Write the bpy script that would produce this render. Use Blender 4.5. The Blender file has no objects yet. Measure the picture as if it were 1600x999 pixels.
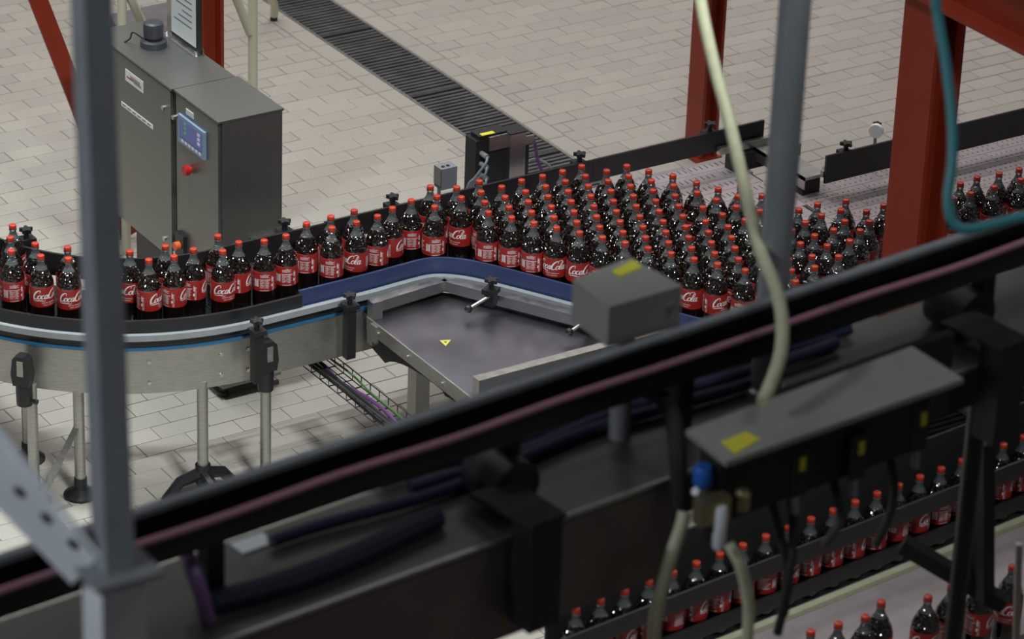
import bpy, math, random
import numpy as np
from mathutils import Vector, Matrix
random.seed(7)
sc = bpy.context.scene
col = sc.collection

# ---------------------------------------------------------------- camera (solved from floor tiles and verticals)
F = 5394.7; CX, CY = 800.0, 499.5; H = 7.4776
A_ = np.array([0.84252275, -0.21584409, 0.49352482])
B_ = np.array([0.53758048, 0.39492253, -0.74501236])
D_ = np.array([-0.03409755, 0.89299917, 0.44876478])
M = np.array([A_, -B_, -D_])
CAM = np.array([0, 0, H])

def ray(x, y):
    return M @ np.array([(x - CX) / F, (y - CY) / F, 1.0])
def P(x, y, z=0.0):
    r = ray(x, y); return Vector(CAM + r * ((z - H) / r[2]))
def PX(x, y, X):
    r = ray(x, y); return Vector(CAM + r * (X / r[0]))
def PY(x, y, Y):
    r = ray(x, y); return Vector(CAM + r * (Y / r[1]))
def proj(p):
    c = M.T @ (np.array(p, float) - CAM); return CX + F * c[0] / c[2], CY + F * c[1] / c[2]

cd = bpy.data.cameras.new('camera'); cam = bpy.data.objects.new('camera', cd); col.objects.link(cam)
cd.sensor_fit = 'HORIZONTAL'; cd.sensor_width = 36.0; cd.lens = F * 36.0 / 1600.0
cd.shift_y = 0.0; cd.clip_start = 0.1; cd.clip_end = 200
Rm = np.column_stack([M @ np.array([1, 0, 0]), M @ np.array([0, -1, 0]), M @ np.array([0, 0, -1])])
mw = Matrix([[*Rm[0], 0], [*Rm[1], 0], [*Rm[2], H], [0, 0, 0, 1]]); cam.matrix_world = mw
cd.dof.use_dof = True; cd.dof.focus_distance = 15.6; cd.dof.aperture_fstop = 3.4
sc.camera = cam

# ---------------------------------------------------------------- world, lamps, exposure
sc.view_settings.view_transform = 'Standard'; sc.view_settings.look = 'None'
sc.view_settings.gamma = 1.0; sc.view_settings.exposure = 0.0; sc.view_settings.use_curve_mapping = False
w = bpy.data.worlds.new('hall_ambient'); sc.world = w; w.use_nodes = True
bg = w.node_tree.nodes['Background']; bg.inputs[0].default_value = (0.95, 0.97, 1.0, 1); bg.inputs[1].default_value = 0.075

def lamp(name, loc, size, power, color, target=None, spread=125):
    ld = bpy.data.lights.new(name, 'AREA'); ld.shape = 'RECTANGLE'; ld.size = size[0]; ld.size_y = size[1]
    ld.energy = power; ld.color = color; ld.spread = math.radians(spread)
    o = bpy.data.objects.new(name, ld); col.objects.link(o); o.location = loc
    if target is not None:
        o.rotation_euler = (Vector(target) - Vector(loc)).to_track_quat('-Z', 'Y').to_euler()
    return o
ROWPOWER = {12.8: 18, 15.0: 46, 17.2: 46, 19.4: 24}
for (x, y) in [(x, y) for x in (2.5, 5.5, 8.5, 11.5, 14.5) for y in ROWPOWER]:
    lamp('ceiling_or_fill_light', (x, y, 8.6), (1.3, 0.3), ROWPOWER[y] * (0.75 if x < 4 else 1.05 if x < 7 else 1.0),
         (0.95, 1.0, 0.98) if x < 7 else (1.0, 0.95, 0.92))
lamp('ceiling_or_fill_light', (7.0, 4.5, 8.6), (1.3, 0.3), 22, (0.94, 1.0, 0.985))  # added camera-side fill for front faces and box tops
lamp('aimed_fill_light', (5.2, 5.2, 8.6), (1.0, 0.5), 60, (0.92, 1.0, 0.985), target=(6.1, 12.0, 0), spread=46)  # added fill, aimed at the bend to brighten floor and bottle fronts
lamp('ceiling_or_fill_light', (5.0, 12.3, 8.6), (1.3, 0.3), 68, (0.90, 1.0, 0.98), spread=58)  # added narrow light that lifts the floor around the bend
lamp('ceiling_or_fill_light', (-4.5, 6.0, 8.6), (1.3, 0.3), 34, (0.85, 0.93, 1.0), target=(2.6, 5.5, 4.5), spread=60)  # added light aimed at the grey post and its bracket

# ---------------------------------------------------------------- materials
def mat(name, rgb, rough=0.5, metal=0.0, noise=0.0, nscale=20.0, bump=0.0, bscale=60.0, spec=0.5, coat=0.0,
        alpha=1.0, emit=None, stretch=None, rnd=0.0, coord='Object'):
    m = bpy.data.materials.new(name); m.use_nodes = True; nt = m.node_tree; N = nt.nodes; Lk = nt.links
    b = N['Principled BSDF']
    b.inputs['Base Color'].default_value = (*rgb, 1); b.inputs['Roughness'].default_value = rough
    b.inputs['Metallic'].default_value = metal; b.inputs['Specular IOR Level'].default_value = spec
    b.inputs['Coat Weight'].default_value = coat; b.inputs['Alpha'].default_value = alpha
    if emit:
        b.inputs['Emission Color'].default_value = (*emit[0], 1); b.inputs['Emission Strength'].default_value = emit[1]
    tc = N.new('ShaderNodeTexCoord'); src = tc.outputs[coord]
    if stretch:
        mp = N.new('ShaderNodeMapping'); mp.inputs['Scale'].default_value = stretch
        Lk.new(src, mp.inputs[0]); src = mp.outputs[0]
    cur = None
    if noise > 0:
        n = N.new('ShaderNodeTexNoise'); n.inputs['Scale'].default_value = nscale; n.inputs['Detail'].default_value = 5
        Lk.new(src, n.inputs['Vector'])
        mr = N.new('ShaderNodeMapRange'); mr.inputs[1].default_value = 0.3; mr.inputs[2].default_value = 0.7
        mr.inputs[3].default_value = 1 - noise; mr.inputs[4].default_value = 1 + noise
        Lk.new(n.outputs[0], mr.inputs[0]); cur = mr.outputs[0]
        rr = N.new('ShaderNodeMapRange'); rr.inputs[1].default_value = 0.3; rr.inputs[2].default_value = 0.7
        rr.inputs[3].default_value = max(0.02, rough - noise * .25); rr.inputs[4].default_value = min(1, rough + noise * .25)
        Lk.new(n.outputs[0], rr.inputs[0]); Lk.new(rr.outputs[0], b.inputs['Roughness'])
    if rnd > 0:
        if rnd == 'island' or coord == 'island': pass
        g = N.new('ShaderNodeNewGeometry') if coord == 'Generated' else N.new('ShaderNodeObjectInfo')
        o_ = g.outputs['Random Per Island'] if coord == 'Generated' else g.outputs['Random']
        m2 = N.new('ShaderNodeMapRange'); m2.inputs[3].default_value = 1 - rnd; m2.inputs[4].default_value = 1 + rnd
        Lk.new(o_, m2.inputs[0])
        if cur is None: cur = m2.outputs[0]
        else:
            mu = N.new('ShaderNodeMath'); mu.operation = 'MULTIPLY'; Lk.new(cur, mu.inputs[0]); Lk.new(m2.outputs[0], mu.inputs[1]); cur = mu.outputs[0]
    if cur is not None:
        mx = N.new('ShaderNodeMix'); mx.data_type = 'RGBA'; mx.blend_type = 'MULTIPLY'; mx.inputs[0].default_value = 1
        mx.inputs[6].default_value = (*rgb, 1)
        cb = N.new('ShaderNodeCombineColor')
        for k in range(3): Lk.new(cur, cb.inputs[k])
        Lk.new(cb.outputs[0], mx.inputs[7]); Lk.new(mx.outputs[2], b.inputs['Base Color'])
    if bump > 0:
        n2 = N.new('ShaderNodeTexNoise'); n2.inputs['Scale'].default_value = bscale; Lk.new(src, n2.inputs['Vector'])
        bp = N.new('ShaderNodeBump'); bp.inputs['Strength'].default_value = 1; bp.inputs['Distance'].default_value = bump
        Lk.new(n2.outputs[0], bp.inputs['Height']); Lk.new(bp.outputs[0], b.inputs['Normal'])
    return m

TILE = (0.37, 0.338, 0.305)
m_tile = mat('floor_tile', TILE, 0.40, noise=.05, nscale=9, rnd=.055)
m_tile_far = mat('floor_tile_far', TILE, 0.40, noise=.05, nscale=3, rnd=.055, coord='Generated')
m_grout = mat('grout', (0.20, 0.175, 0.145), 0.8, noise=.15, nscale=14)
m_steel = mat('brushed_stainless', (0.58, 0.57, 0.55), 0.33, 1.0, noise=.12, nscale=30, stretch=(1, 1, 12))
m_steel_d = mat('dull_stainless', (0.42, 0.41, 0.385), 0.42, 0.9, noise=.12, nscale=22, stretch=(1, 1, 8))
m_cab = mat('cabinet_stainless', (0.245, 0.245, 0.23), 0.38, 0.85, noise=.06, nscale=40, stretch=(14, 14, 1))
m_plate = mat('worn_steel_sheet', (0.27, 0.265, 0.305), 0.30, 0.95, noise=.10, nscale=5)
m_black = mat('black_plastic', (0.012, 0.012, 0.014), 0.42, noise=.1, nscale=30)
m_rail = mat('black_guide', (0.014, 0.014, 0.016), 0.34, noise=.12, nscale=14)
m_rub = mat('black_rubber', (0.010, 0.010, 0.010), 0.7)
m_blue = mat('navy_guide', (0.030, 0.045, 0.125), 0.38, noise=.06, nscale=20)
m_blue2 = mat('blue_strip', (0.02, 0.12, 0.25), 0.4)
m_white = mat('wear_strip', (0.27, 0.28, 0.30), 0.45, noise=.06, nscale=20)
m_belt = mat('belt_grey', (0.34, 0.285, 0.295), 0.45, noise=.07, nscale=12, rnd=.05)
m_slot = mat('belt_slot', (0.03, 0.026, 0.026), 0.7)
m_red = mat('red_paint', (0.25, 0.026, 0.009), 0.45, noise=.07, nscale=8)
m_grate = mat('grate_metal', (0.17, 0.165, 0.17), 0.42, 0.7, noise=.15, nscale=9)
m_cream = mat('cream_paint', (0.58, 0.56, 0.43), 0.35)
m_hose = mat('cream_hose', (0.47, 0.46, 0.31), 0.5, noise=.08, nscale=30)
m_teal = mat('teal_hose', (0.05, 0.24, 0.27), 0.45)
m_lgrey = mat('light_grey_paint', (0.60, 0.62, 0.66), 0.5, noise=.05, nscale=10)
m_grey = mat('grey_box', (0.235, 0.24, 0.22), 0.5, noise=.05, nscale=15)
m_greyp = mat('grey_plastic', (0.17, 0.175, 0.20), 0.5)
m_slate = mat('slate_plastic', (0.045, 0.048, 0.06), 0.45)
m_post = mat('galvanised_post', (0.26, 0.275, 0.30), 0.5, 0.4, noise=.08, nscale=10)
m_cover = mat('cover_plate', (0.10, 0.098, 0.09), 0.45, 0.5, noise=.12, nscale=8)
m_panel = mat('brown_panel', (0.16, 0.135, 0.122), 0.45, 0.5, noise=.1, nscale=6)
m_yel = mat('yellow_sticker', (0.62, 0.56, 0.03), 0.5)
m_wht = mat('white_print', (0.80, 0.80, 0.80), 0.5)
m_paper = mat('paper', (0.62, 0.64, 0.66), 0.6)
m_ink = mat('ink', (0.12, 0.12, 0.13), 0.6)
m_redp = mat('red_print', (0.55, 0.03, 0.03), 0.5)
m_pur = mat('purple_cable', (0.10, 0.035, 0.13), 0.45)
m_pink = mat('pink_cable', (0.34, 0.16, 0.22), 0.45)
m_grn = mat('green_cable', (0.05, 0.13, 0.035), 0.45)
m_nav = mat('dark_blue_cable', (0.012, 0.014, 0.045), 0.45)
m_gcab = mat('grey_cable', (0.16, 0.18, 0.21), 0.45)
m_knob = mat('blue_knob', (0.02, 0.12, 0.50), 0.4)
m_screen = mat('screen', (0.03, 0.035, 0.12), 0.2, emit=((0.10, 0.13, 0.36), 0.35))
m_bez = mat('screen_bezel', (0.20, 0.28, 0.40), 0.4)
m_scrw = mat('screen_marks', (0.5, 0.45, 0.6), 0.3, emit=((0.5, 0.45, 0.6), 0.2))
m_scrg = mat('screen_green', (0.05, 0.3, 0.1), 0.3, emit=((0.05, 0.3, 0.1), 0.25))
m_estop = mat('red_button', (0.38, 0.012, 0.012), 0.25)
m_org = mat('orange_switch', (0.6, 0.10, 0.02), 0.4)
m_mat = mat('grey_step', (0.13, 0.12, 0.13), 0.6, noise=.1, nscale=12)
m_cap = mat('red_cap', (0.42, 0.036, 0.017), 0.32, rnd=.08)
m_label = mat('red_label', (0.32, 0.018, 0.015), 0.35, noise=.04, nscale=30)
m_brass = mat('brass', (0.42, 0.36, 0.2), 0.35, 0.8)

# cola: dark liquid behind embossed clear plastic
m_cola = mat('cola_in_plastic', (0.006, 0.003, 0.002), 0.04, spec=0.7, coat=0.9)
nt = m_cola.node_tree; N = nt.nodes; Lk = nt.links
tc = N.new('ShaderNodeTexCoord'); vo = N.new('ShaderNodeTexVoronoi'); vo.inputs['Scale'].default_value = 160
sp = N.new('ShaderNodeSeparateXYZ'); mr = N.new('ShaderNodeMapRange')
mr.inputs[1].default_value = 0.198; mr.inputs[2].default_value = 0.212; mr.inputs[3].default_value = 0.0; mr.inputs[4].default_value = 1.35
Lk.new(tc.outputs['Object'], vo.inputs['Vector']); Lk.new(tc.outputs['Object'], sp.inputs[0]); Lk.new(sp.outputs[2], mr.inputs[0])
sb_ = N.new('ShaderNodeVectorMath'); sb_.operation = 'SUBTRACT'; sb_.inputs[1].default_value = (.5, .5, .5); Lk.new(vo.outputs['Color'], sb_.inputs[0])
sc_ = N.new('ShaderNodeVectorMath'); sc_.operation = 'SCALE'; Lk.new(sb_.outputs[0], sc_.inputs[0]); Lk.new(mr.outputs[0], sc_.inputs['Scale'])
ge = N.new('ShaderNodeNewGeometry'); av = N.new('ShaderNodeVectorMath'); av.operation = 'ADD'; Lk.new(ge.outputs['Normal'], av.inputs[0]); Lk.new(sc_.outputs[0], av.inputs[1])
nv_ = N.new('ShaderNodeVectorMath'); nv_.operation = 'NORMALIZE'; Lk.new(av.outputs[0], nv_.inputs[0])
b = N['Principled BSDF']; Lk.new(nv_.outputs[0], b.inputs['Normal']); Lk.new(nv_.outputs[0], b.inputs['Coat Normal'])
b.inputs['Coat Roughness'].default_value = 0.03; b.inputs['Coat IOR'].default_value = 1.5
# clear neck: thin plastic wall
m_clear = bpy.data.materials.new('clear_plastic'); m_clear.use_nodes = True
nt = m_clear.node_tree; N = nt.nodes; Lk = nt.links
for n in list(N): N.remove(n)
ou = N.new('ShaderNodeOutputMaterial'); mxs = N.new('ShaderNodeMixShader'); tr = N.new('ShaderNodeBsdfTransparent'); gl = N.new('ShaderNodeBsdfGlossy')
fr = N.new('ShaderNodeFresnel'); fr.inputs[0].default_value = 1.5; tr.inputs[0].default_value = (0.90, 0.91, 0.92, 1); gl.inputs['Roughness'].default_value = 0.06
df = N.new('ShaderNodeBsdfDiffuse'); df.inputs[0].default_value = (.75, .77, .8, 1); mx2 = N.new('ShaderNodeMixShader'); mx2.inputs[0].default_value = 0.09
Lk.new(fr.outputs[0], mxs.inputs[0]); Lk.new(tr.outputs[0], mx2.inputs[1]); Lk.new(df.outputs[0], mx2.inputs[2]); Lk.new(mx2.outputs[0], mxs.inputs[1]); Lk.new(gl.outputs[0], mxs.inputs[2]); Lk.new(mxs.outputs[0], ou.inputs[0])

# ---------------------------------------------------------------- mesh helpers
class MB:
    def __init__(s): s.v = []; s.f = []
    def add(s, vs, fs):
        o = len(s.v); s.v += [tuple(v) for v in vs]; s.f += [tuple(i + o for i in f) for f in fs]; return s
    def mm(s, a, b):
        x0, y0, z0 = a; x1, y1, z1 = b
        return s.add([(x0,y0,z0),(x1,y0,z0),(x1,y1,z0),(x0,y1,z0),(x0,y0,z1),(x1,y0,z1),(x1,y1,z1),(x0,y1,z1)],
              [(3,2,1,0),(4,5,6,7),(0,1,5,4),(1,2,6,5),(2,3,7,6),(3,0,4,7)])
    def prism(s, pts, vec):
        n = len(pts); v = Vector(vec); pts = [Vector(p) for p in pts]
        return s.add(pts + [p + v for p in pts], [tuple(range(n))[::-1], tuple(range(n, 2*n))] + [(i, (i+1) % n, n + (i+1) % n, n + i) for i in range(n)])
    def bar(s, a, b, w, h, up=(0, 0, 1)):
        a = Vector(a); b = Vector(b); d = (b - a).normalized(); sx = d.cross(Vector(up))
        if sx.length < 1e-5: sx = d.cross(Vector((0, 1, 0)))
        sx.normalize(); u = sx.cross(d).normalized()
        q = [-sx*w/2 - u*h/2, sx*w/2 - u*h/2, sx*w/2 + u*h/2, -sx*w/2 + u*h/2]
        return s.prism([a + k for k in q], b - a)
    def cyl(s, a, b, r, n=14, r2=None):
        return s.tube([a, b], r, n, r2)
    def tube(s, path, r, n=10, r2=None):
        path = [Vector(p) for p in path]; m = len(path); rings = []
        prev = None
        for i, p in enumerate(path):
            d = (path[min(i+1, m-1)] - path[max(i-1, 0)]).normalized()
            if prev is None:
                sx = d.orthogonal().normalized()
            else:
                sx = (prev - d * prev.dot(d)).normalized()
            prev = sx; u = d.cross(sx)
            rr = r if r2 is None else r + (r2 - r) * i / (m - 1)
            rings.append([p + (sx*math.cos(t) + u*math.sin(t)) * rr for t in [2*math.pi*k/n for k in range(n)]])
        vs = [q for rg in rings for q in rg]; fs = []
        for i in range(m - 1):
            for k in range(n):
                fs.append((i*n+k, i*n+(k+1) % n, (i+1)*n+(k+1) % n, (i+1)*n+k))
        fs.append(tuple(range(n))[::-1]); fs.append(tuple((m-1)*n + k for k in range(n)))
        return s.add(vs, fs)
    def lathe(s, prof, n=24, c=(0, 0, 0), caps=True):
        c = Vector(c); vs = []; fs = []
        for r, z in prof:
            for k in range(n):
                t = 2*math.pi*k/n; vs.append(c + Vector((r*math.cos(t), r*math.sin(t), z)))
        m = len(prof)
        for i in range(m - 1):
            for k in range(n): fs.append((i*n+k, i*n+(k+1) % n, (i+1)*n+(k+1) % n, (i+1)*n+k))
        if caps: fs.append(tuple(range(n))[::-1]); fs.append(tuple((m-1)*n+k for k in range(n)))
        return s.add(vs, fs)
    def mesh(s, name, m=None, smooth=True, off=(0, 0, 0), angle=35):
        me = bpy.data.meshes.new(name); o = Vector(off)
        me.from_pydata([tuple(Vector(v) - o) for v in s.v], [], s.f)
        if smooth:
            me.polygons.foreach_set('use_smooth', [True] * len(me.polygons)); me.set_sharp_from_angle(angle=math.radians(angle))
        me.update()
        if m: me.materials.append(m)
        return me
    def build(s, name, m, parent=None, smooth=True):
        off = wloc(parent) if parent else base(s.v)
        o = bpy.data.objects.new(name, s.mesh(name, m, smooth, off)); col.objects.link(o)
        if parent: o.parent = parent
        else: o.location = off
        return o
def base(vs):
    a = np.array([tuple(v) for v in vs]); lo, hi = a.min(0), a.max(0)
    return Vector(((lo[0]+hi[0])/2, (lo[1]+hi[1])/2, lo[2]))
def wloc(o):
    l = Vector(o.location)
    while o.parent: o = o.parent; l = l + Vector(o.location)
    return l
def tag(o, label, cat, group=None):
    o['label'] = label; o['category'] = cat
    if group: o['group'] = group
    return o
def thing(name, loc, label, cat, group=None):
    o = bpy.data.objects.new(name, None); col.objects.link(o); o.location = loc; o.empty_display_size = .05
    return tag(o, label, cat, group)
def struct(o): o['kind'] = 'structure'; return o
def part(name, m, parent, *boxes, smooth=True):
    mb = MB()
    for b in boxes: mb.mm(*b)
    return mb.build(name, m, parent, smooth)
def smoothpath(pts, k=6):
    pts = [Vector(p) for p in pts]; out = []
    for i in range(len(pts) - 1):
        p0 = pts[max(i-1, 0)]; p1 = pts[i]; p2 = pts[i+1]; p3 = pts[min(i+2, len(pts)-1)]
        for j in range(k):
            t = j / k
            out.append(0.5*((2*p1) + (p2-p0)*t + (2*p0-5*p1+4*p2-p3)*t*t + (3*p1-p0-3*p2+p3)*t**3))
    out.append(pts[-1]); return out

# ================================================================ FLOOR
DX0, DX1 = 9.19, 9.545           # drain channel
BW = 0.122                       # border tile width
floor = MB().mm((-4, -4, -0.12), (DX0, 34, -0.006)).build('floor', m_grout); struct(floor)
f2 = MB().mm((DX1, -4, -0.12), (30, 34, -0.006)).build('floor_slab', m_grout, floor)
part('drain_channel', m_rub, floor, ((DX0, -4, -0.12), (DX1, 34, -0.07)))
RW, TL, Y0, XJ = 0.1183, 0.245, 12.167, 6.191
def pin(poly, x, y):
    c = False; j = len(poly) - 1
    for i in range(len(poly)):
        (xi, yi), (xj, yj) = poly[i], poly[j]
        if (yi > y) != (yj > y) and x < (xj-xi)*(y-yi)/(yj-yi) + xi: c = not c
        j = i
    return c
SEEN = [[(200, 600), (300, 600), (330, 580), (420, 600), (480, 560), (640, 680), (300, 770), (200, 790)],
        [(0, 600), (140, 610), (140, 840), (0, 860)], [(0, 10), (60, 0), (120, 160), (125, 390), (0, 340)],
        [(440, 160), (420, 0), (1080, 0), (1075, 205), (880, 250), (700, 290), (440, 370)],
        [(1130, 0), (1215, 0), (1190, 180), (1120, 190)], [(1260, 0), (1380, 0), (1400, 150), (1385, 220), (1260, 240)],
        [(1500, 110), (1600, 150), (1600, 170), (1500, 200)]]
tiles = []
for k in range(-60, 150):
    y0 = Y0 + k*RW; off = XJ + (k % 2) * TL/2 + random.uniform(-.015, .015)
    i0 = int((0 - off)/TL) - 3
    for i in range(i0, i0 + 90):
        x0 = off + i*TL; x1 = x0 + TL
        for lo, hi in ((-3.5, DX0 - BW - .004), (DX1 + BW + .004, 24)):
            a, b_ = max(x0, lo), min(x1, hi)
            if b_ - a > .03: tiles.append((a, y0, b_, y0 + RW))
for k in range(-40, 90):
    y0 = Y0 + k*.247
    tiles.append((DX0 - BW - .004, y0, DX0 - .004, y0 + .247)); tiles.append((DX1 + .004, y0, DX1 + BW + .004, y0 + .247))
near, far = [], []
for t in tiles:
    cx_, cy_ = (t[0]+t[2])/2, (t[1]+t[3])/2
    if cy_ < 3 or cx_ < -1 or cy_ > 26: continue
    u, v = proj((cx_, cy_, 0))
    if not (-1100 < u < 2700 and -800 < v < 1700): continue
    dpt = (M.T @ (np.array([cx_, cy_, 0]) - CAM))[2]
    seen = any(pin(pl, u, v) for pl in SEEN) and 0 < u < 1600 and 0 < v < 999
    (near if seen else far).append((dpt / max(.3, (t[2]-t[0])/TL), t))
near.sort(); far += near[300:]; near = near[:300]
unit = MB()
g = .003
unit.add([(0,0,-.006),(1,0,-.006),(1,1,-.006),(0,1,-.006),(0,0,-.0012),(1,0,-.0012),(1,1,-.0012),(0,1,-.0012),(.012,.025,0),(.988,.025,0),(.988,.975,0),(.012,.975,0)],
         [(0,1,5,4),(1,2,6,5),(2,3,7,6),(3,0,4,7),(4,5,9,8),(5,6,10,9),(6,7,11,10),(7,4,8,11),(8,9,10,11)])
tme = unit.mesh('floor_tile', m_tile, smooth=False)
fl = wloc(floor)
for d, t in near:
    o = bpy.data.objects.new('floor_tile', tme); col.objects.link(o); o.parent = floor
    o.location = Vector((t[0]+g/2, t[1]+g/2, random.uniform(-.0006, .0006))) - fl; o.scale = (t[2]-t[0]-g, t[3]-t[1]-g, 1)
mb = MB()
for d, t in far:
    x0, y0, x1, y1 = t[0]+g/2, t[1]+g/2, t[2]-g/2, t[3]-g/2; e = .003
    mb.add([(x0,y0,-.006),(x1,y0,-.006),(x1,y1,-.006),(x0,y1,-.006),(x0+e,y0+e,0),(x1-e,y0+e,0),(x1-e,y1-e,0),(x0+e,y1-e,0)],
           [(0,1,5,4),(1,2,6,5),(2,3,7,6),(3,0,4,7),(4,5,6,7)])
ft = mb.build('distant_floor_tiles', m_tile_far, floor, smooth=False); ft['kind'] = 'stuff'

# drain grating
dg = thing('drain_grating', ((DX0+DX1)/2, 15, -0.07), 'long dark slatted metal drain grating crossing the tiled floor', 'drain')
part('edge_frame', m_steel_d, dg, ((DX0, 4, -.07), (DX0+.012, 27, 0.0)), ((DX1-.012, 4, -.07), (DX1, 27, 0.0)))
for k in range(-10, 13):
    y0 = 15.0 + k*.995
    mb = MB(); mb.mm((DX0+.014, y0+.004, -.03), (DX1-.014, y0+.014, 0)); mb.mm((DX0+.014, y0+.981, -.03), (DX1-.014, y0+.991, 0))
    n = 24
    for i in range(n):
        yy = y0 + .025 + i*.95/n
        mb.mm((DX0+.014, yy, -.024), (DX1-.014, yy+.021, -.002 - random.random()*.002))
    mb.mm((DX0+.09, y0+.01, -.03), (DX0+.1, y0+.98, -.022)); mb.mm((DX1-.1, y0+.01, -.03), (DX1-.09, y0+.98, -.022))
    mb.build('grate_panel', m_grate, dg, smooth=False)

# ================================================================ MAIN CONVEYOR
ZB = 0.80                        # belt surface
RC = (6.35, 12.75)               # curve centre
RO, RI = 1.19, 0.80
def arc(r, a0, a1, z, n=28):
    return [Vector((RC[0] + r*math.cos(math.radians(a)), RC[1] + r*math.sin(math.radians(a)), z)) for a in np.linspace(a0, a1, n)]
def ribbon(mb, path, z0, z1, th):
    """vertical sheet of thickness th along a plan path"""
    n = len(path); L_, R_ = [], []
    for i, p in enumerate(path):
        d = path[min(i+1, n-1)] - path[max(i-1, 0)]; nn = Vector((-d.y, d.x, 0)).normalized()*th/2
        L_.append(p + nn); R_.append(p - nn)
    vs = [(q.x, q.y, z) for z in (z0, z1) for q in L_ + R_]; fs = []
    for i in range(n-1):
        a, b2, c, d2 = i, i+1, n+i+1, n+i; o = 2*n
        fs += [(a, b2, b2+o, a+o), (c, d2, d2+o, c+o), (a+o, b2+o, c+o, d2+o), (d2, c, b2, a)]
    fs += [(0, n, 3*n, 2*n), (n-1, 3*n-1, 4*n-1, 2*n-1)]
    return mb.add(vs, fs)
LEFTEND = Vector((RC[0]-RO, 15.5, 0))
cv = thing('curved_bottle_conveyor', (6.3, 11.7, 0), 'stainless conveyor carrying a lane of cola bottles round a bend', 'conveyor')
outer = [Vector((RC[0]-RO, 14.5, 0))] + arc(RO, 180, 270, 0) + [Vector((6.95, RC[1]-RO, 0))]
inner = [Vector((RC[0]-RI, 14.5, 0))] + arc(RI, 180, 270, 0) + [Vector((7.2, RC[1]-RI, 0))]
# side plates
mb = MB(); ribbon(mb, outer, .55, .755, .006); mb.build('side_plate', m_steel_d, cv)
mb = MB(); ribbon(mb, [Vector((p.x, p.y, 0)) for p in [Vector((RC[0]-RI+.1, 14.5, 0))] + arc(RI-.1, 180, 270, 0) + [Vector((7.2, RC[1]-RI+.1, 0))]], .55, .755, .006); mb.build('side_plate', m_steel_d, cv)
mb = MB(); ribbon(mb, [p + Vector((0, 0, 0)) for p in outer], .757, .768, .02); mb.build('blue_strip', m_blue2, cv)
# chain: links
def annulus(mb, r0, r1, a0, a1, z0, z1, n=1):
    pts = arc(r0, a0, a1, z0, n+1) + arc(r1, a1, a0, z0, n+1)
    mb.prism(pts, (0, 0, z1-z0))
for k in range(30):
    a0 = 180 + k*3; mb = MB(); annulus(mb, RI-.08, RO-.005, a0+.12, a0+2.88, .776, ZB); mb.build('chain_link', m_rail, cv, smooth=False)
for k in range(16):
    x0 = RC[0] + k*.052; mb = MB().mm((x0+.002, RC[1]-RO+.005, .776), (x0+.05, RC[1]-RI+.08, ZB)); mb.build('chain_link', m_rail, cv, smooth=False)
for k in range(34):
    y0 = RC[1] + k*.052; mb = MB().mm((RC[0]-RO+.005, y0+.002, .776), (RC[0]-RI+.08, y0+.05, ZB)); mb.build('chain_link', m_rail, cv, smooth=False)
mb = MB(); ribbon(mb, [Vector((RC[0]-RO+.002, 14.5, 0))] + arc(RO-.002, 180, 270, 0) + [Vector((6.95, RC[1]-RO+.002, 0))], .768, .812, .006); mb.build('added_gap_skirt', m_rail, cv)  # black skirt added so no bright floor slits show between the links
# outer wear strip and guide
outer_g = [Vector((RC[0]-RO-.012, 14.5, 0))] + arc(RO+.012, 180, 270, 0) + [Vector((6.95, RC[1]-RO-.012, 0))]
mb = MB(); ribbon(mb, outer_g, .808, .836, .022); mb.build('wear_strip', m_white, cv)
black_out = [Vector((RC[0]-RO+.008, 14.5, 0))] + arc(RO-.008, 180, 270, 0) + [Vector((6.575, RC[1]-RO+.008, 0))]
mb = MB(); ribbon(mb, black_out, .822, .893, .014); mb.build('outer_guide', m_rail, cv)
inn_g = [Vector((RC[0]-RI-.02, 14.5, 0))] + arc(RI+.02, 180, 270, 0) + [Vector((6.9, RC[1]-RI-.02, 0))]
mb = MB(); ribbon(mb, inn_g, .905, 1.01, .012); mb.build('inner_guide', m_rail, cv)
# bolts on the side plate
mb = MB()
for a in (196, 214, 236, 247, 262, 268):
    for z in (.70, .60):
        c = arc(RO+.003, a, a, z, 1)[0]; d = Vector((math.cos(math.radians(a)), math.sin(math.radians(a)), 0))
        mb.cyl(c, c + d*.006, .009, 8)
mb.build('bolts', m_steel, cv)
# legs with feet
def leg(x, y, ztop=.58, r=.024):
    l = MB().cyl((x, y, .05), (x, y, ztop), r, 16).build('leg', m_steel_d, cv)
    MB().lathe([(.075, 0), (.075, .012), (.03, .04), (.028, .09)], 16, (x, y, 0)).build('foot', m_black, l)
for (x, y) in [(6.11, 11.6), (6.38, 11.53), (5.66, 11.88), (5.46, 11.92), (5.60, 12.28), (5.24, 13.3), (5.6, 13.3)]:
    leg(x, y)
MB().bar((5.66, 11.88, .36), (5.44, 11.80, .10), .03, .008).build('brace', m_steel_d, cv)
mb = MB(); mb.lathe([(.034, .08), (.034, .17)], 12, (6.11, 11.6, 0))
for dx_, dy_ in ((-.17, .03), (.17, .02), (0, -.17)):
    mb.tube([(6.11, 11.6, .13), (6.11+dx_*.6, 11.6+dy_*.6, .10), (6.11+dx_, 11.6+dy_, .02)], .03, 8, .022)
mb.build('tripod_foot', m_black, cv)
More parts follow.
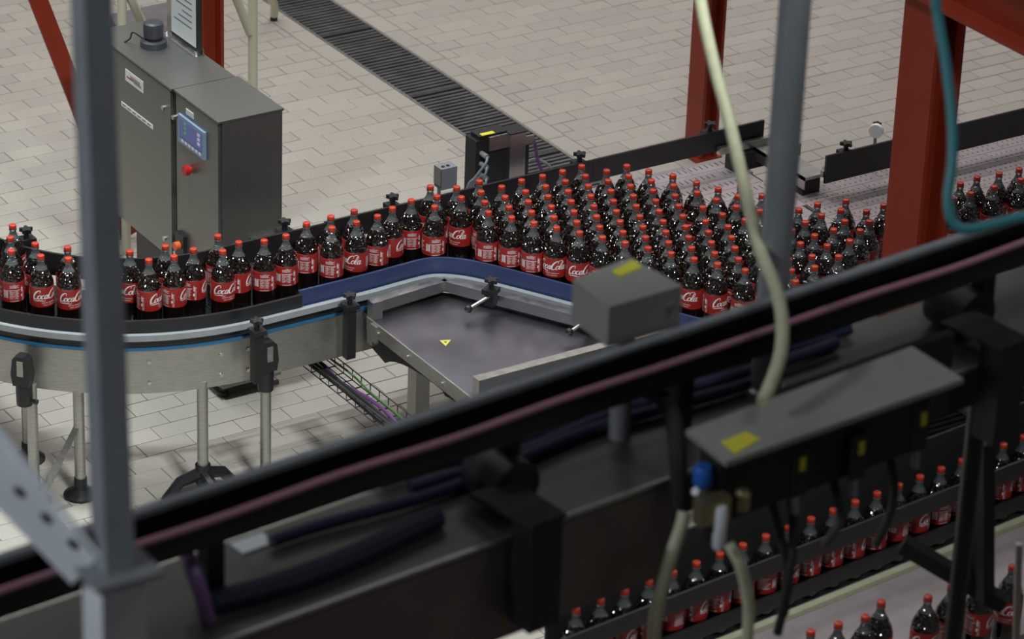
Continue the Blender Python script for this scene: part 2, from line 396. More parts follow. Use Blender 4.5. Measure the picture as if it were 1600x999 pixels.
# black clamp heads
def clamp(x, y, a):
    d = Vector((math.cos(a), math.sin(a), 0)); t = Vector((-d.y, d.x, 0)); c = Vector((x, y, .6))
    mb = MB(); mb.lathe([(.034, -.10), (.036, -.02), (.034, .0)], 16, c)
    pts = [c + t*q + Vector((0, 0, h)) + d*.0 for q, h in ((-.036, 0), (.036, 0), (.045, .05), (.036, .125), (.018, .14), (-.018, .14), (-.036, .125), (-.045, .05))]
    mb.prism([p + d*.036 for p in pts], -d*.05)
    o = mb.build('clamp_head', m_black, cv)
    MB().prism([c + t*q + d*.04 + Vector((0, 0, h)) for q, h in ((-.014, .05), (.014, .05), (.014, .12), (-.014, .12))], -d*.008).build('clamp_plate', m_steel_d, o)
    MB().cyl(c + t*.03 + Vector((0, 0, -.08)), c + t*.06 + Vector((0, 0, -.08)), .012, 8).build('clamp_screw', m_black, o)
clamp(5.42, 11.905, math.radians(222)); clamp(6.38, 11.53, math.radians(270))

def star_knob(parent, p, s=1.0):
    p = Vector(p); mb = MB(); mb.cyl(p - Vector((0, 0, .03*s)), p + Vector((0, 0, .004*s)), .011*s, 10)
    pts = []
    for k in range(40):
        t = 2*math.pi*k/40; r = (.024 + .007*math.cos(5*t))*s; pts.append(p + Vector((r*math.cos(t), r*math.sin(t), 0)))
    mb.prism(pts, (0, 0, .016*s)); return mb.build('star_knob', m_black, parent)
def bracket(parent, x, y, zt, dirv, lo=.70):
    """black clamp bracket under a star knob"""
    d = Vector(dirv).normalized(); t = Vector((-d.y, d.x, 0)); c = Vector((x, y, 0))
    mb = MB(); mb.prism([c + t*q + d*e + Vector((0, 0, lo)) for q, e in ((-.022, -.02), (.022, -.02), (.022, .02), (-.022, .02))], (0, 0, zt - lo - .03))
    mb.prism([c + t*q + d*e + Vector((0, 0, zt-.05)) for q, e in ((-.03, -.03), (.03, -.03), (.03, .035), (-.03, .035))], (0, 0, .022))
    b = mb.build('guide_bracket', m_black, parent); star_knob(b, c + Vector((0, 0, zt)))
    return b
for (u, v, z) in [(398, 502, .88), (543, 462, .89)]:
    q = P(u, v, z); bracket(cv, q.x, q.y - .02, z, (0, -1, 0), .60)
q = P(41, 362, 1.03); bracket(cv, q.x, q.y, 1.03, (1, 0, 0), .75)
for (u, v) in [(452, 353), (620, 313)]:
    q = P(u, v, 1.035); bracket(cv, q.x, max(q.y, 11.975), 1.03, (0, 1, 0), .75)

# wide accumulation conveyor
wc = thing('wide_accumulation_conveyor', (8.3, 11, 0), 'wide modular belt conveyor packed with cola bottles in mid frame', 'conveyor')
XS, XM, XE = 7.18, 9.19, 16.0
YB0, YB1 = 10.0, 12.06
part('frame', m_steel_d, wc, ((XS, YB1, .55), (XM, YB1+.008, .79)), ((8.3, YB0-.03, .55), (XM, YB0, .79)),
     ((XM, 11.6, .55), (XE, 11.61, .79)), ((XM, 10.42, .55), (XE, 10.45, .79)))
MB().prism([(XS, YB1-.002, .74), (XS, 11.56, .74), (7.34, 11.56, .74), (8.30, YB0, .74), (XM, YB0, .74), (XM, YB1-.002, .74)], (0, 0, .045)).build('belt_bed', m_rub, wc)
part('belt_bed', m_rub, wc, ((XM, 10.45, .74), (XE, 11.6, .785)))
slots = MB(); nmod = 0
def diag_x(y):   # x of the blue diagonal guide at a given y (belt only to the right of it)
    return 7.18 if y > 11.56 else 7.33 + (11.56 - y) * 0.617
modcache = {}
def module(x0, x1, y0, y1, pair):
    global nmod
    key = round(x1-x0, 4)
    if key not in modcache:
        modcache[key] = MB().mm((0, 0, 0), (x1-x0-.003, y1-y0-.003, .014)).mesh('belt_module', m_belt, smooth=False)
    o = bpy.data.objects.new('belt_module', modcache[key]); col.objects.link(o); o.parent = wc
    o.location = Vector((x0+.0015, y0+.0015, ZB-.0145)) - wloc(wc); nmod += 1
    n = int((x1-x0)/.031)
    for i in range(n):
        xx = x0 + .0155 + i*.031
        if pair:
            slots.mm((xx-.002, y0+.022, ZB-.004), (xx+.002, y0+.034, ZB+.0004)); slots.mm((xx-.002, y0+.062, ZB-.004), (xx+.002, y0+.074, ZB+.0004))
        else:
            slots.mm((xx-.0022, y0+.035, ZB-.004), (xx+.0022, y0+.07, ZB+.0004))
rest = MB()
for j in range(20):
    y0 = YB1 - .105*(j+1)
    if y0 < YB0 - .001: break
    x = XS + (.125 if j % 2 else 0)
    xs = [XS] + [XS + (.124 if j % 2 else .248) + .248*i for i in range(9)] + [XM]
    for a, c in zip(xs[:-1], xs[1:]):
        c = min(c, XM)
        a = max(a, diag_x(y0 + .05))
        if c - a < .03: continue
        u, v = proj(((a+c)/2, y0+.05, ZB))
        if y0 > 10.8 and c > 7.9 and 960 < u < 1420: module(a, c, y0, y0+.105, False)
        else: rest.mm((a+.0015, y0+.0015, ZB-.0145), (c-.0015, y0+.1035, ZB-.0005))
for j in range(11):
    y0 = 11.6 - .105*(j+1)
    for i in range(28):
        a = XM + .248*i - (.124 if j % 2 else 0); c = a + .248; a = max(a, XM)
        if c > XE: break
        u, v = proj(((a+c)/2, y0+.05, ZB))
        if -20 < u < 1620: module(a, c, y0, y0+.105, True)
        else: rest.mm((a+.0015, y0+.0015, ZB-.0145), (c-.0015, y0+.1035, ZB-.0005))
r_ = rest.build('belt_underlay', m_belt, wc, smooth=False); r_['kind'] = 'stuff'
s_ = slots.build('belt_slots', m_slot, wc, smooth=False); s_['kind'] = 'stuff'
for (x, y) in [(7.6, 11.9), (8.9, 11.9), (8.4, 10.15), (9.9, 10.6), (9.9, 11.45), (12, 10.6), (12, 11.5), (14.5, 10.6), (14.5, 11.5)]:
    l = MB().cyl((x, y, .02), (x, y, .6), .025, 12).build('leg', m_steel_d, wc); MB().lathe([(.07, 0), (.07, .012), (.028, .05)], 12, (x, y, 0)).build('foot', m_black, l)
# back guides
YR = 11.935
g1 = thing('black_back_guide', (8.0, YR, .76), 'long black guide plate behind the packed bottles left of the slide bracket', 'guide rail')
for a, c in ((6.9, 8.32), (8.325, 9.30)):
    part('guide_plate', m_rail, g1, ((a, YR, .905), (c, YR+.012, 1.01)))
g2 = thing('black_back_guide', (11.0, 11.45, .76), 'black guide plate right of the slide bracket, passing behind the thick red column', 'guide rail')
part('guide_plate', m_rail, g2, ((9.30, 11.447, .875), (11.2, 11.459, 1.015)))
part('guide_plate', m_rail, g2, ((11.205, 11.447, .875), (15.5, 11.459, 1.015)))
for (u, v) in [(908, 245), (1112, 198)]:
    q = P(u, v, 1.03); bracket(g1, q.x, 11.968, 1.03, (0, 1, 0), .935)
q = P(1335, 233, 1.035); bracket(g2, q.x, 11.480, 1.03, (0, 1, 0), .935)
for xx in (11.4, 12.9): bracket(g2, xx, 11.480, 1.03, (0, 1, 0), .935)
# guide adjuster between the two back guides
ga = thing('guide_adjuster', (9.3, 11.6, ZB), 'steel slide bracket between the two black back guides on the belt', 'bracket')
mb = MB(); mb.mm((9.02, 11.90, .90), (9.34, 11.925, .935)); mb.mm((9.22, 11.50, .885), (9.34, 11.90, .90)); mb.mm((9.22, 11.50, .84), (9.226, 11.90, .90)); mb.mm((9.30, 11.465, .90), (9.44, 11.485, .93)); mb.build('slide_plate', m_steel, ga)
MB().mm((9.10, 11.88, ZB+.001), (9.28, 11.96, .89)).build('slide_foot', m_black, ga); MB().mm((9.23, 11.52, ZB+.001), (9.33, 11.64, .88)).build('slide_foot', m_black, ga)
MB().mm((9.33, 11.72, .90), (9.36, 11.86, .96)).cyl((9.30, 11.8, .90), (9.30, 11.8, .93), .008, 8).cyl((9.27, 11.7, .90), (9.27, 11.7, .93), .008, 8).build('end_plate', m_steel_d, ga)
MB().lathe([(.016, 0), (.02, .012), (.012, .024)], 12, (9.36, 11.52, .90)).build('roller', m_white, ga)
# reflector
rf = thing('reflector', tuple(P(1370, 220, 1.0)), 'small round white reflector on a thin rod behind the black guide', 'reflector')
q = PY(1369, 200, 11.62)
MB().cyl((q.x, 11.62, .56), (q.x, 11.62, q.z+.02), .008, 8).build('rod', m_steel_d, rf)
MB().cyl((q.x-.012, 11.60, q.z), (q.x-.03, 11.585, q.z), .034, 18).build('disc', m_wht, rf); MB().mm((q.x-.014, 11.6, q.z-.02), (q.x+.014, 11.63, q.z+.03)).build('clip', m_black, rf)

# blue guide with bend
bgd = thing('blue_guide_rail', (7.2, 11.6, .81), 'navy blue guide rail with a bend beside the steel table', 'guide rail')
bp_ = [Vector(p) for p in [(6.575, 11.590, 0), (6.9, 11.592, 0), (7.10, 11.602, 0), (7.22, 11.602, 0), (7.30, 11.57, 0), (7.385, 11.49, 0), (7.485, 11.335, 0), (7.645, 11.055, 0), (7.80, 10.78, 0), (8.11, 10.26, 0), (8.29, 9.96, 0)]]
path = smoothpath(bp_, 5)
mb = MB(); ribbon(mb, path, .812, .902, .012); mb.build('guide_face', m_blue, bgd)
def offs(path, d):
    n = len(path); o = []
    for i, p in enumerate(path):
        t = path[min(i+1, n-1)] - path[max(i-1, 0)]; o.append(p + Vector((-t.y, t.x, 0)).normalized()*d)
    return o
mb = MB(); ribbon(mb, offs(path, -.03), .806, .83, .028); mb.build('backing_strip', m_white, bgd)
for (u, v, ball, z) in [(766, 440, (732, 483), .90), (919, 476, (890, 519), .90)]:
    q = P(u, v, z); b = bracket(bgd, q.x, q.y - .01, z, (-.85, -.5, 0), .79)
    e = P(ball[0], ball[1], .80); a = Vector((q.x, q.y - .02, .845))
    MB().cyl(a, e, .008, 8).build('lever_rod', m_steel_d, b)
    MB().lathe([(.003, -.018), (.013, -.013), (.019, 0), (.013, .013), (.003, .018)], 14, e).build('ball_grip', m_black, b)

# steel table inside the bend
tb = thing('steel_side_table', (7.2, 11.0, 0), 'stainless plate table with raised tube rims and a warning sticker', 'table')
zt = .745
poly = [(6.87, 11.555), (7.27, 11.555), (7.35, 11.48), (7.97, 10.42), (6.87, 10.42)]
MB().prism([(x, y, zt-.004) for x, y in poly], (0, 0, .004)).build('table_plate', m_plate, tb)
part('edge_skirt', m_steel_d, tb, ((6.862, 10.42, .68), (6.868, 11.50, zt+.002)))
mb = MB()
mb.bar((6.885, 11.49, .80), (7.27, 11.525, .80), .05, .05); mb.build('rim_tube', m_steel, tb)
MB().bar((7.27, 11.525, .80), (7.86, 10.50, .80), .05, .05).build('rim_tube', m_steel, tb)
a = Vector((6.89, 10.62, .82)); MB().bar(a, (8.12, 10.62, .82), .045, .055).build('rim_tube', m_steel, tb)
MB().mm((6.865, 11.455, .62), (6.915, 11.50, .83)).build('corner_post', m_steel, tb)
MB().mm((6.868, 10.595, .62), (6.915, 10.645, .848)).build('corner_post', m_steel, tb)
mb = MB()
for y in (11.40, 11.15, 10.87, 10.68): mb.cyl((6.862, y, .71), (6.855, y, .71), .008, 8)
mb.build('bolts', m_steel_d, tb)
part('corner_plate', m_steel_d, tb, ((6.85, 11.40, .66), (6.862, 11.45, .74))); part('corner_plate', m_steel_d, tb, ((6.85, 10.58, .60), (6.864, 10.63, .70)))
# arched dark skirt under the table
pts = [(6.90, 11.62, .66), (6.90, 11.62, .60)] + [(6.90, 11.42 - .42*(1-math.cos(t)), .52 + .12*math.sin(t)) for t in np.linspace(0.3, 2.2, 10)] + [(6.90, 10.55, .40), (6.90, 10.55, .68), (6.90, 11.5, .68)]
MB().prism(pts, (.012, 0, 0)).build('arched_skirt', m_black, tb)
part('leg', m_steel_d, tb, ((6.98, 11.27, .02), (7.05, 11.34, .70))); part('leg', m_steel_d, tb, ((7.0, 10.46, .02), (7.06, 10.52, .70))); part('leg', m_steel_d, tb, ((7.75, 10.48, .02), (7.81, 10.54, .70)))
for (x, y) in ((7.015, 11.305), (7.03, 10.49), (7.78, 10.51)): MB().lathe([(.05, 0), (.05, .01), (.02, .03)], 12, (x, y, 0)).build('foot', m_black, tb)
# warning sticker
tri = [P(u, v, zt+.0005) for u, v in ((684.5, 532), (707, 531), (696.5, 543))]; tcn = (tri[0]+tri[1]+tri[2])/3
st = MB().prism(tri, (0, 0, .0012)).build('warning_sticker', m_ink, tb)
MB().prism([tcn + (v - tcn)*.76 + Vector((0, 0, .0013)) for v in tri], (0, 0, .0006)).build('sticker_face', m_yel, st)
MB().prism([tcn + (v - tcn)*.28 + Vector((0, 0, .002)) for v in tri], (0, 0, .0004)).build('sticker_symbol', m_ink, st)
# wire cable tray under the conveyor
ct = thing('wire_cable_tray', tuple(P(560, 620, .30)), 'black wire mesh cable tray with purple and green cables beneath the conveyor', 'cable tray')
ta = P(478, 556, .45); tb_ = P(735, 760, .45); dd = (tb_ - ta).normalized(); sd = Vector((-dd.y, dd.x, 0)).normalized(); Ln = (tb_ - ta).length
mb = MB()
for s_ in (-.06, -.03, 0, .03, .06): mb.cyl(ta + sd*s_, tb_ + sd*s_, .003, 5)
for s_ in (-.06, .06): mb.cyl(ta + sd*s_ + Vector((0, 0, .05)), tb_ + sd*s_ + Vector((0, 0, .05)), .003, 5)
k = 0.0
while k < Ln:
    p = ta + dd*k; mb.tube([p - sd*.06 + Vector((0, 0, .05)), p - sd*.06, p + sd*.06, p + sd*.06 + Vector((0, 0, .05))], .003, 5); k += .075
mb.build('wire_mesh', m_black, ct)
def wob(a, b, amp, n=8, z=0):
    return smoothpath([a.lerp(b, i/n) + sd*random.uniform(-amp, amp) + Vector((0, 0, z + random.uniform(0, .01))) for i in range(n+1)], 4)
for m_, s_, z_, nm, lb in ((m_pur, .01, .014, 'purple_cable', 'purple cable lying in the wire mesh cable tray'), (m_grn, .035, .04, 'green_cable', 'thin green cable lying in the wire mesh cable tray')):
    o = MB().tube(wob(ta + sd*s_, tb_ + sd*s_, .02, 8, z_), .009 if m_ is m_pur else .005, 7).build(nm, m_); tag(o, lb, 'cable')
mb = MB()
for s_ in (-.045, -.03, -.015): mb.tube(wob(ta + sd*s_, tb_ + sd*s_, .006, 8, .014), .009, 7)
tag(mb.build('black_cable_bundle', m_rub), 'bundle of black cables lying in the wire mesh cable tray', 'cable')

# ================================================================ BOTTLES
BH, BR = 0.325, 0.0528
def Z(dz): return BH - dz
body_prof = [(.030, .004), (.042, .0), (.049, .008), (.0519, .025), (.0522, .05), (.0522, .095), (.0514, .1), (.0514, .194), (.0522, .198), (.0520, Z(.124)), (.0496, Z(.114)),
             (.0468, Z(.104)), (.0425, Z(.094)), (.0378, Z(.084)), (.0328, Z(.0735)), (.0265, Z(.063)), (.012, Z(.0628))]
neck_prof = [(.0266, Z(.063)), (.0206, Z(.053)), (.0168, Z(.044)), (.0148, Z(.036)), (.0138, Z(.028)), (.0134, Z(.024))]
ring_prof = [(.0134, Z(.026)), (.0168, Z(.0245)), (.0168, Z(.0225)), (.0134, Z(.021)), (.0134, Z(.004))]
me_body = MB().lathe(body_prof, 28).mesh('bottle_body', m_cola, angle=60)
me_neck = MB().lathe(neck_prof + ring_prof, 20, caps=False).mesh('bottle_neck', m_clear, angle=60)
mb = MB(); n = 40
for zz in (0,): pass
prof = [(.0148, Z(.0195)), (.0156, Z(.018)), (.0156, Z(.0035)), (.0145, Z(.0008)), (.012, Z(0))]
vs = []; fs = []
for r, z in prof:
    for k in range(n):
        t = 2*math.pi*k/n; rr = r + (.0004 if (k % 2 and z < Z(.003)) else 0); vs.append((rr*math.cos(t), rr*math.sin(t), z))
for i in range(len(prof)-1):
    for k in range(n): fs.append((i*n+k, i*n+(k+1) % n, (i+1)*n+(k+1) % n, (i+1)*n+k))
fs.append(tuple(range(n))[::-1]); fs.append(tuple((len(prof)-1)*n+k for k in range(n)))
mb.add(vs, fs)
me_cap = mb.mesh('bottle_cap', m_cap, angle=40)
RL = .0527
me_label = MB().lathe([(RL-.001, .1025), (RL, .103), (RL, .192), (RL-.001, .1925)], 40, caps=False).mesh('wrap_label', m_label, angle=60)
# lettering wrapped round the label: built flat (arc length, height) then bent
LT = MB()
def bend(x, y, lift=.0005):
    a = x / RL; r = RL + lift; return (r*math.cos(a), r*math.sin(a), y)
def flat_poly(pts): LT.add([bend(*p) for p in pts], [tuple(range(len(pts)))])
def rect(x0, y0, x1, y1):
    n = max(1, int(abs(x1-x0)/.006))
    for i in range(n):
        a = x0 + (x1-x0)*i/n; c = x0 + (x1-x0)*(i+1)/n; flat_poly([(a, y0), (c, y0), (c, y1), (a, y1)])
def text(s, x, y, h, rot=False, align='CENTER'):
    cu = bpy.data.curves.new('t', 'FONT'); cu.body = s; cu.size = 1; cu.align_x = align; cu.resolution_u = 2
    o = bpy.data.objects.new('t', cu); me = o.to_mesh()
    vv = [(v.co.x, v.co.y) for v in me.vertices]; ff = [tuple(p.vertices) for p in me.polygons]
    k = h / .7
    if rot: pv = [bend(x - b_*k, y + a*k) for a, b_ in vv]
    else: pv = [bend(x + a*k, y + b_*k) for a, b_ in vv]
    LT.add(pv, ff); o.to_mesh_clear(); bpy.data.objects.remove(o); bpy.data.curves.remove(cu)
def stroke(pts, w, k=7):
    p = smoothpath([(a, b_, 0) for a, b_ in pts], k); n = len(p)
    ww = np.interp(np.linspace(0, 1, n), np.linspace(0, 1, len(w)), w)
    L1, R1 = [], []
    for i in range(n):
        d = p[min(i+1, n-1)] - p[max(i-1, 0)]; nn = Vector((-d.y, d.x, 0))
        if nn.length > 0: nn.normalize()
        L1.append(p[i] + nn*ww[i]/2); R1.append(p[i] - nn*ww[i]/2)
    for i in range(n-1):
        flat_poly([(L1[i].x, L1[i].y), (L1[i+1].x, L1[i+1].y), (R1[i+1].x, R1[i+1].y), (R1[i].x, R1[i].y)])
def script(x0, y0, S):
    """flowing white script drawn as pen strokes; unit height 1 = capital height"""
    sl = .28
    def T(pts, dx): return [(x0 + (dx + a + sl*b_)*S, y0 + b_*S) for a, b_ in pts]
    def cap_c(dx): stroke(T([(.62, .70), (.66, .86), (.58, 1.0), (.42, .98), (.22, .80), (.10, .50), (.10, .22), (.22, .04), (.42, .02), (.60, .16)], dx), [.03*S, .05*S, .07*S, .10*S, .15*S, .16*S, .15*S, .12*S, .08*S, .04*S])
    def o_(dx): stroke(T([(.26, .46), (.10, .40), (.04, .20), (.12, .04), (.26, .06), (.36, .24), (.32, .42), (.22, .46)], dx), [.05*S, .10*S, .12*S, .09*S, .06*S, .10*S, .10*S, .05*S])
    def c_(dx): stroke(T([(.34, .38), (.26, .47), (.12, .38), (.05, .18), (.14, .03), (.28, .06), (.40, .18)], dx), [.06*S, .06*S, .10*S, .12*S, .09*S, .06*S, .04*S])
    def a_(dx):
        stroke(T([(.32, .40), (.20, .47), (.08, .34), (.05, .14), (.14, .03), (.26, .14), (.34, .36)], dx), [.05*S, .07*S, .10*S, .12*S, .08*S, .05*S, .05*S])
        stroke(T([(.36, .47), (.30, .20), (.33, .05), (.42, .05), (.50, .16)], dx), [.09*S, .11*S, .09*S, .06*S, .04*S])
    def l_(dx): stroke(T([(.06, .10), (.22, .40), (.32, .80), (.26, .98), (.16, .86), (.10, .40), (.10, .10), (.20, .02), (.32, .14)], dx), [.03*S, .05*S, .06*S, .06*S, .09*S, .11*S, .10*S, .06*S, .04*S])
    cap_c(0); o_(.52); c_(.90); a_(1.26)
    stroke(T([(1.70, .52), (1.88, .56)], 0), [.09*S, .09*S])
    cap_c(1.66); o_(2.20); l_(2.56); a_(2.86)
    stroke(T([(.10, .22), (.16, -.10), (.40, -.20), (.80, -.16), (1.10, -.18), (1.34, -.24), (1.50, -.16)], 0), [.08*S, .06*S, .07*S, .09*S, .09*S, .06*S, .02*S])
    stroke(T([(2.24, .92), (2.42, 1.08), (2.66, 1.10), (2.82, .98)], 0), [.02*S, .07*S, .06*S, .03*S])
PIR = math.pi * RL
S = .0395
script(-1.76*S, .141, S)
text('SABOR ORIGINAL', 0.004, .1205, .0058)
rect(-.022, .1122, -.004, .1140); rect(-.001, .1122, .028, .1140)
text('RECICLAME', -1.73*RL - .001, .106, .0082, rot=True, align='LEFT')
# bottle pictogram, nutrition table, bar code
rect(-1.97*RL, .146, -1.90*RL, .166); rect(-1.955*RL, .166, -1.915*RL, .173); rect(-2.0*RL, .124, -1.88*RL, .136)
tx0, tx1 = -3.02*RL, -2.08*RL
text('Coke', (tx0+tx1)/2, .1815, .0045)
for i in range(4): rect(tx0+.004, .1785 - i*.0034, tx1-.004 - (i % 3)*.004, .1798 - i*.0034)
rect(tx0, .157, tx1, .1592)
for i in range(9): rect(tx0+.003, .1525 - i*.0042, tx0+.016 + (i*7 % 4)*.002, .1538 - i*.0042); rect(tx0+.026, .1525 - i*.0042, tx1-.004 - (i*5 % 3)*.003, .1538 - i*.0042)
for i in (0, 1): rect(tx0 + .022 + i*.014, .113, tx0 + .0226 + i*.014, .156)
rect(tx0+.004, .1065, tx1-.006, .1085)
bx0, bx1 = -3.46*RL, -3.10*RL
rect(bx0, .122, bx0+.0018, .160); rect(bx1-.0018, .122, bx1, .160)
xx = bx0 + .0028
while xx < bx1 - .003:
    wd = random.choice((.0005, .0008, .0012)); rect(xx, .124, xx + wd, .158); xx += wd + random.choice((.0005, .0008))
for i in range(7): rect(1.72*RL, .165 - i*.007, 2.6*RL - (i % 3)*.006, .1672 - i*.007)
me_text = LT.mesh('lettering', m_wht, smooth=False)

CAPS = []
def reg(ox, oy, s, pts): CAPS.extend([(ox + x/s, oy + y/s) for x, y in pts])
reg(620,240,7.99,[(424,433),(182,597),(747,435),(497,558),(483,680),(803,560),(1032,358),(1053,492),(1103,625),(1137,750),(1310,427),(1352,553),(1390,685),(1437,817)])
reg(780,240,7.99,[(279,348),(331,484),(359,614),(404,740),(435,877),(542,292),(579,422),(606,545),(652,673),(682,805),(711,936),(791,232),(827,357),(861,482),(900,607),(935,734),(970,867),(999,995),(1031,168),(1078,293),(1113,414),(1144,538),(1181,668),(1217,797),(1254,926),(1343,231),(1361,352),(1395,477),(1428,601),(1463,728),(1508,860),(1548,993)])
reg(780,340,7.99,[(1292,257),(1570,325)])
reg(940,240,7.99,[(316,165),(338,290),(362,412),(397,541),(430,667),(481,795),(520,927),(588,228),(624,350),(648,473),(678,600),(717,725),(774,857),(804,985),(891,285),(897,410),(925,535),(967,660),(1021,790),(1050,922),(1186,372),(1196,497),(1274,688),(1300,853),(1343,985),(1466,450),(1440,588),(1518,773),(1585,927)])
reg(980,340,6.127,[(153,97),(180,197),(201,300),(349,45),(368,147),(395,249),(420,350),(560,93),(588,197),(614,298),(638,404),(753,40),(784,146),(806,247),(835,349),(861,453),(982,97),(1000,197),(1032,299),(1066,405),(1130,513),(1125,28)])
reg(1100,260,7.99,[(189,290),(164,428),(240,610),(322,765),(345,897),(425,378),(403,510),(510,672),(435,262),(726,372),(690,568)])
reg(1200,290,5.26,[(254,205),(407,157),(438,250),(306,310),(201,373),(640,130),(600,205),(631,298),(540,370),(381,417),(267,483),(810,217),(834,301),(756,376),(671,461),(486,500),(951,168),(363,588),(580,590),(384,677),(191,705),(226,795),(172,612)])
reg(1440,240,6.6625,[(404,321),(578,257),(808,218),(1016,171),(513,422),(757,354),(1035,279),(328,475)])
reg(0,330,3.2225,[(64,78),(52,140),(57,206),(177,170),(205,231),(340,189),(344,244),(653,209),(749,252),(832,182),(876,234),(974,198),(1097,130),(1121,206),(1202,163)])
CAPS += [(412.9,378),(446.9,369.7),(478.9,350.8),(517,340.4),(518.6,357.7),(553.4,330.8),(557,348.8),(590.2,339.2),(613,326.8)]
# bottles whose shoulders show beside the hose while their caps are hidden by it
CAPS += [(155, 409), (161, 391)]      # behind the grey post
CAPS += [(1172, 362), (1182, 378), (1190, 397), (1199, 413), (1198, 345), (1205, 432)]
sel = []
for p in CAPS:
    if all((p[0]-q[0])**2 + (p[1]-q[1])**2 > 25 for q in sel): sel.append(p)
pos = np.array([tuple(P(x, y, ZB + BH - .010))[:2] for x, y in sel])
for it in range(140):                      # push apart overlapping neighbours (they touch, never intersect)
    for i in range(len(pos)):
        dv = pos - pos[i]; ds = np.hypot(dv[:, 0], dv[:, 1]); ds[i] = 9
        for j in np.where(ds < .1074)[0]:
            e = (.1074 - ds[j]) / 2 * dv[j] / max(ds[j], 1e-6); pos[j] += e*.6; pos[i] -= e*.6
        if pos[i][0] < 8.4 and sel[i][0] > 430:
            gd = np.array([(q.x, q.y) for q in path]); dq = np.hypot(gd[:, 0]-pos[i][0], gd[:, 1]-pos[i][1]); kk = int(dq.argmin())
            t_ = gd[min(kk+1, len(gd)-1)] - gd[max(kk-1, 0)]; nv = np.array([-t_[1], t_[0]]) / np.hypot(*t_)
            sd_ = (pos[i] - gd[kk]) @ nv
            if sd_ < .062: pos[i] += nv * (.062 - sd_)
        if pos[i][0] < 9.2 and pos[i][1] > 11.935 - .056 and pos[i][0] > 6.3: pos[i][1] = 11.935 - .056
FACE = {(18,394):-155,(64,402):-30,(107,406):-25,(203,395):30,(232,408):-75,(272,403):-100,(302,391):-112,(348,394):-28,(373,381):-108,(413,378):-150,(447,370):-152,(479,351):-140,
        (519,358):-140,(557,349):45,(590,339):-130,(613,327):-95,(643,315):-155,(680,325):-160,(720,310):40,(762,334):-150,(800,342):-155,(834,350):-140,(869,357):18,(905,365):-25,(942,372):-130,
        (1084,406):42,(1120,414):-62,(1164,424):-128}
bottle_n = 0
units = ['', 'first', 'second', 'third', 'fourth', 'fifth', 'sixth', 'seventh', 'eighth', 'ninth', 'tenth', 'eleventh', 'twelfth', 'thirteenth', 'fourteenth', 'fifteenth', 'sixteenth', 'seventeenth', 'eighteenth', 'nineteenth']
order = units[1:] + ['twentieth'] + ['twenty-' + u_ for u_ in units[1:10]] + ['thirtieth'] + ['thirty-' + u_ for u_ in units[1:10]]
def bottle(x, y, face, label, group, z=ZB):
    t = thing('cola_bottle', (x, y, z), label, 'bottle', group)
    az = math.atan2(0 - y, 0 - x)            # towards the photographer
    rot = az - math.radians(face)
    for nm, me in (('bottle_body', me_body), ('bottle_neck', me_neck), ('bottle_cap', me_cap), ('wrap_label', me_label)):
        o = bpy.data.objects.new(nm, me); col.objects.link(o); o.parent = t
        if nm == 'wrap_label': o.rotation_euler = (0, 0, rot); lab = o
        else: o.rotation_euler = (0, 0, random.uniform(0, 6.28))
    o = bpy.data.objects.new('lettering', me_text); col.objects.link(o); o.parent = lab
    return t
def face_of(p):
    for k, v in FACE.items():
        if abs(k[0]-p[0]) < 3 and abs(k[1]-p[1]) < 3: return v
    return None
lane = sorted([i for i in range(len(sel)) if sel[i][0] < 730 and sel[i][0] > 195], key=lambda i: sel[i][0])
bend_ = sorted([i for i in range(len(sel)) if sel[i][0] <= 195], key=lambda i: sel[i][0])
front = sorted([i for i in range(len(sel)) if 730 <= sel[i][0] < 1200 and face_of(sel[i]) is not None], key=lambda i: sel[i][0])
E1, E2 = np.array([.0605, -.0925]), np.array([.0475, .0985]); inv = np.linalg.inv(np.column_stack([E1, E2]))
crowd = [i for i in range(len(sel)) if i not in lane + bend_ + front and sel[i][0] <= 1215]
fi = {i: int(round((inv @ pos[i])[0])) for i in crowd}; files = sorted(set(fi.values()))
rank = {}
for f_ in files:
    for r_i, i in enumerate(sorted([i for i in crowd if fi[i] == f_], key=lambda i: -pos[i][1])): rank[i] = r_i
loose = sorted([i for i in range(len(sel)) if 1215 < sel[i][0] <= 1450], key=lambda i: sel[i][0])
right = sorted([i for i in range(len(sel)) if sel[i][0] > 1450], key=lambda i: sel[i][0])
for i, p in enumerate(sel):
    f_ = face_of(p); fc = f_ if f_ is not None else random.uniform(-180, 180)
    if i in lane:
        lb = 'cola bottle in the narrow lane, %s counting rightwards from the grey post' % order[lane.index(i)]; gr = 'cola bottles in the narrow lane'
    elif i in bend_:
        lb = 'cola bottle on the bend left of the grey post, %s from the left' % order[bend_.index(i)]; gr = 'cola bottles on the bend'
    elif i in front:
        lb = 'labelled cola bottle against the blue guide rail, %s from its bend' % order[front.index(i)]; gr = 'cola bottles along the blue guide rail'
    elif i in right:
        lb = 'cola bottle right of the thick red column, %s from that column' % order[right.index(i)]; gr = 'cola bottles right of the red column'
    elif i in loose:
        lb = 'cola bottle between grey pole and thick red column, %s from the pole' % order[loose.index(i)]; gr = 'cola bottles between pole and column'
    else:
        lb = 'crowded cola bottle on the wide belt, %s file from left, %s from its back' % (order[files.index(fi[i])], order[rank[i]]); gr = 'cola bottles packed on the wide belt'
    bottle(pos[i][0], pos[i][1], fc, lb, gr)

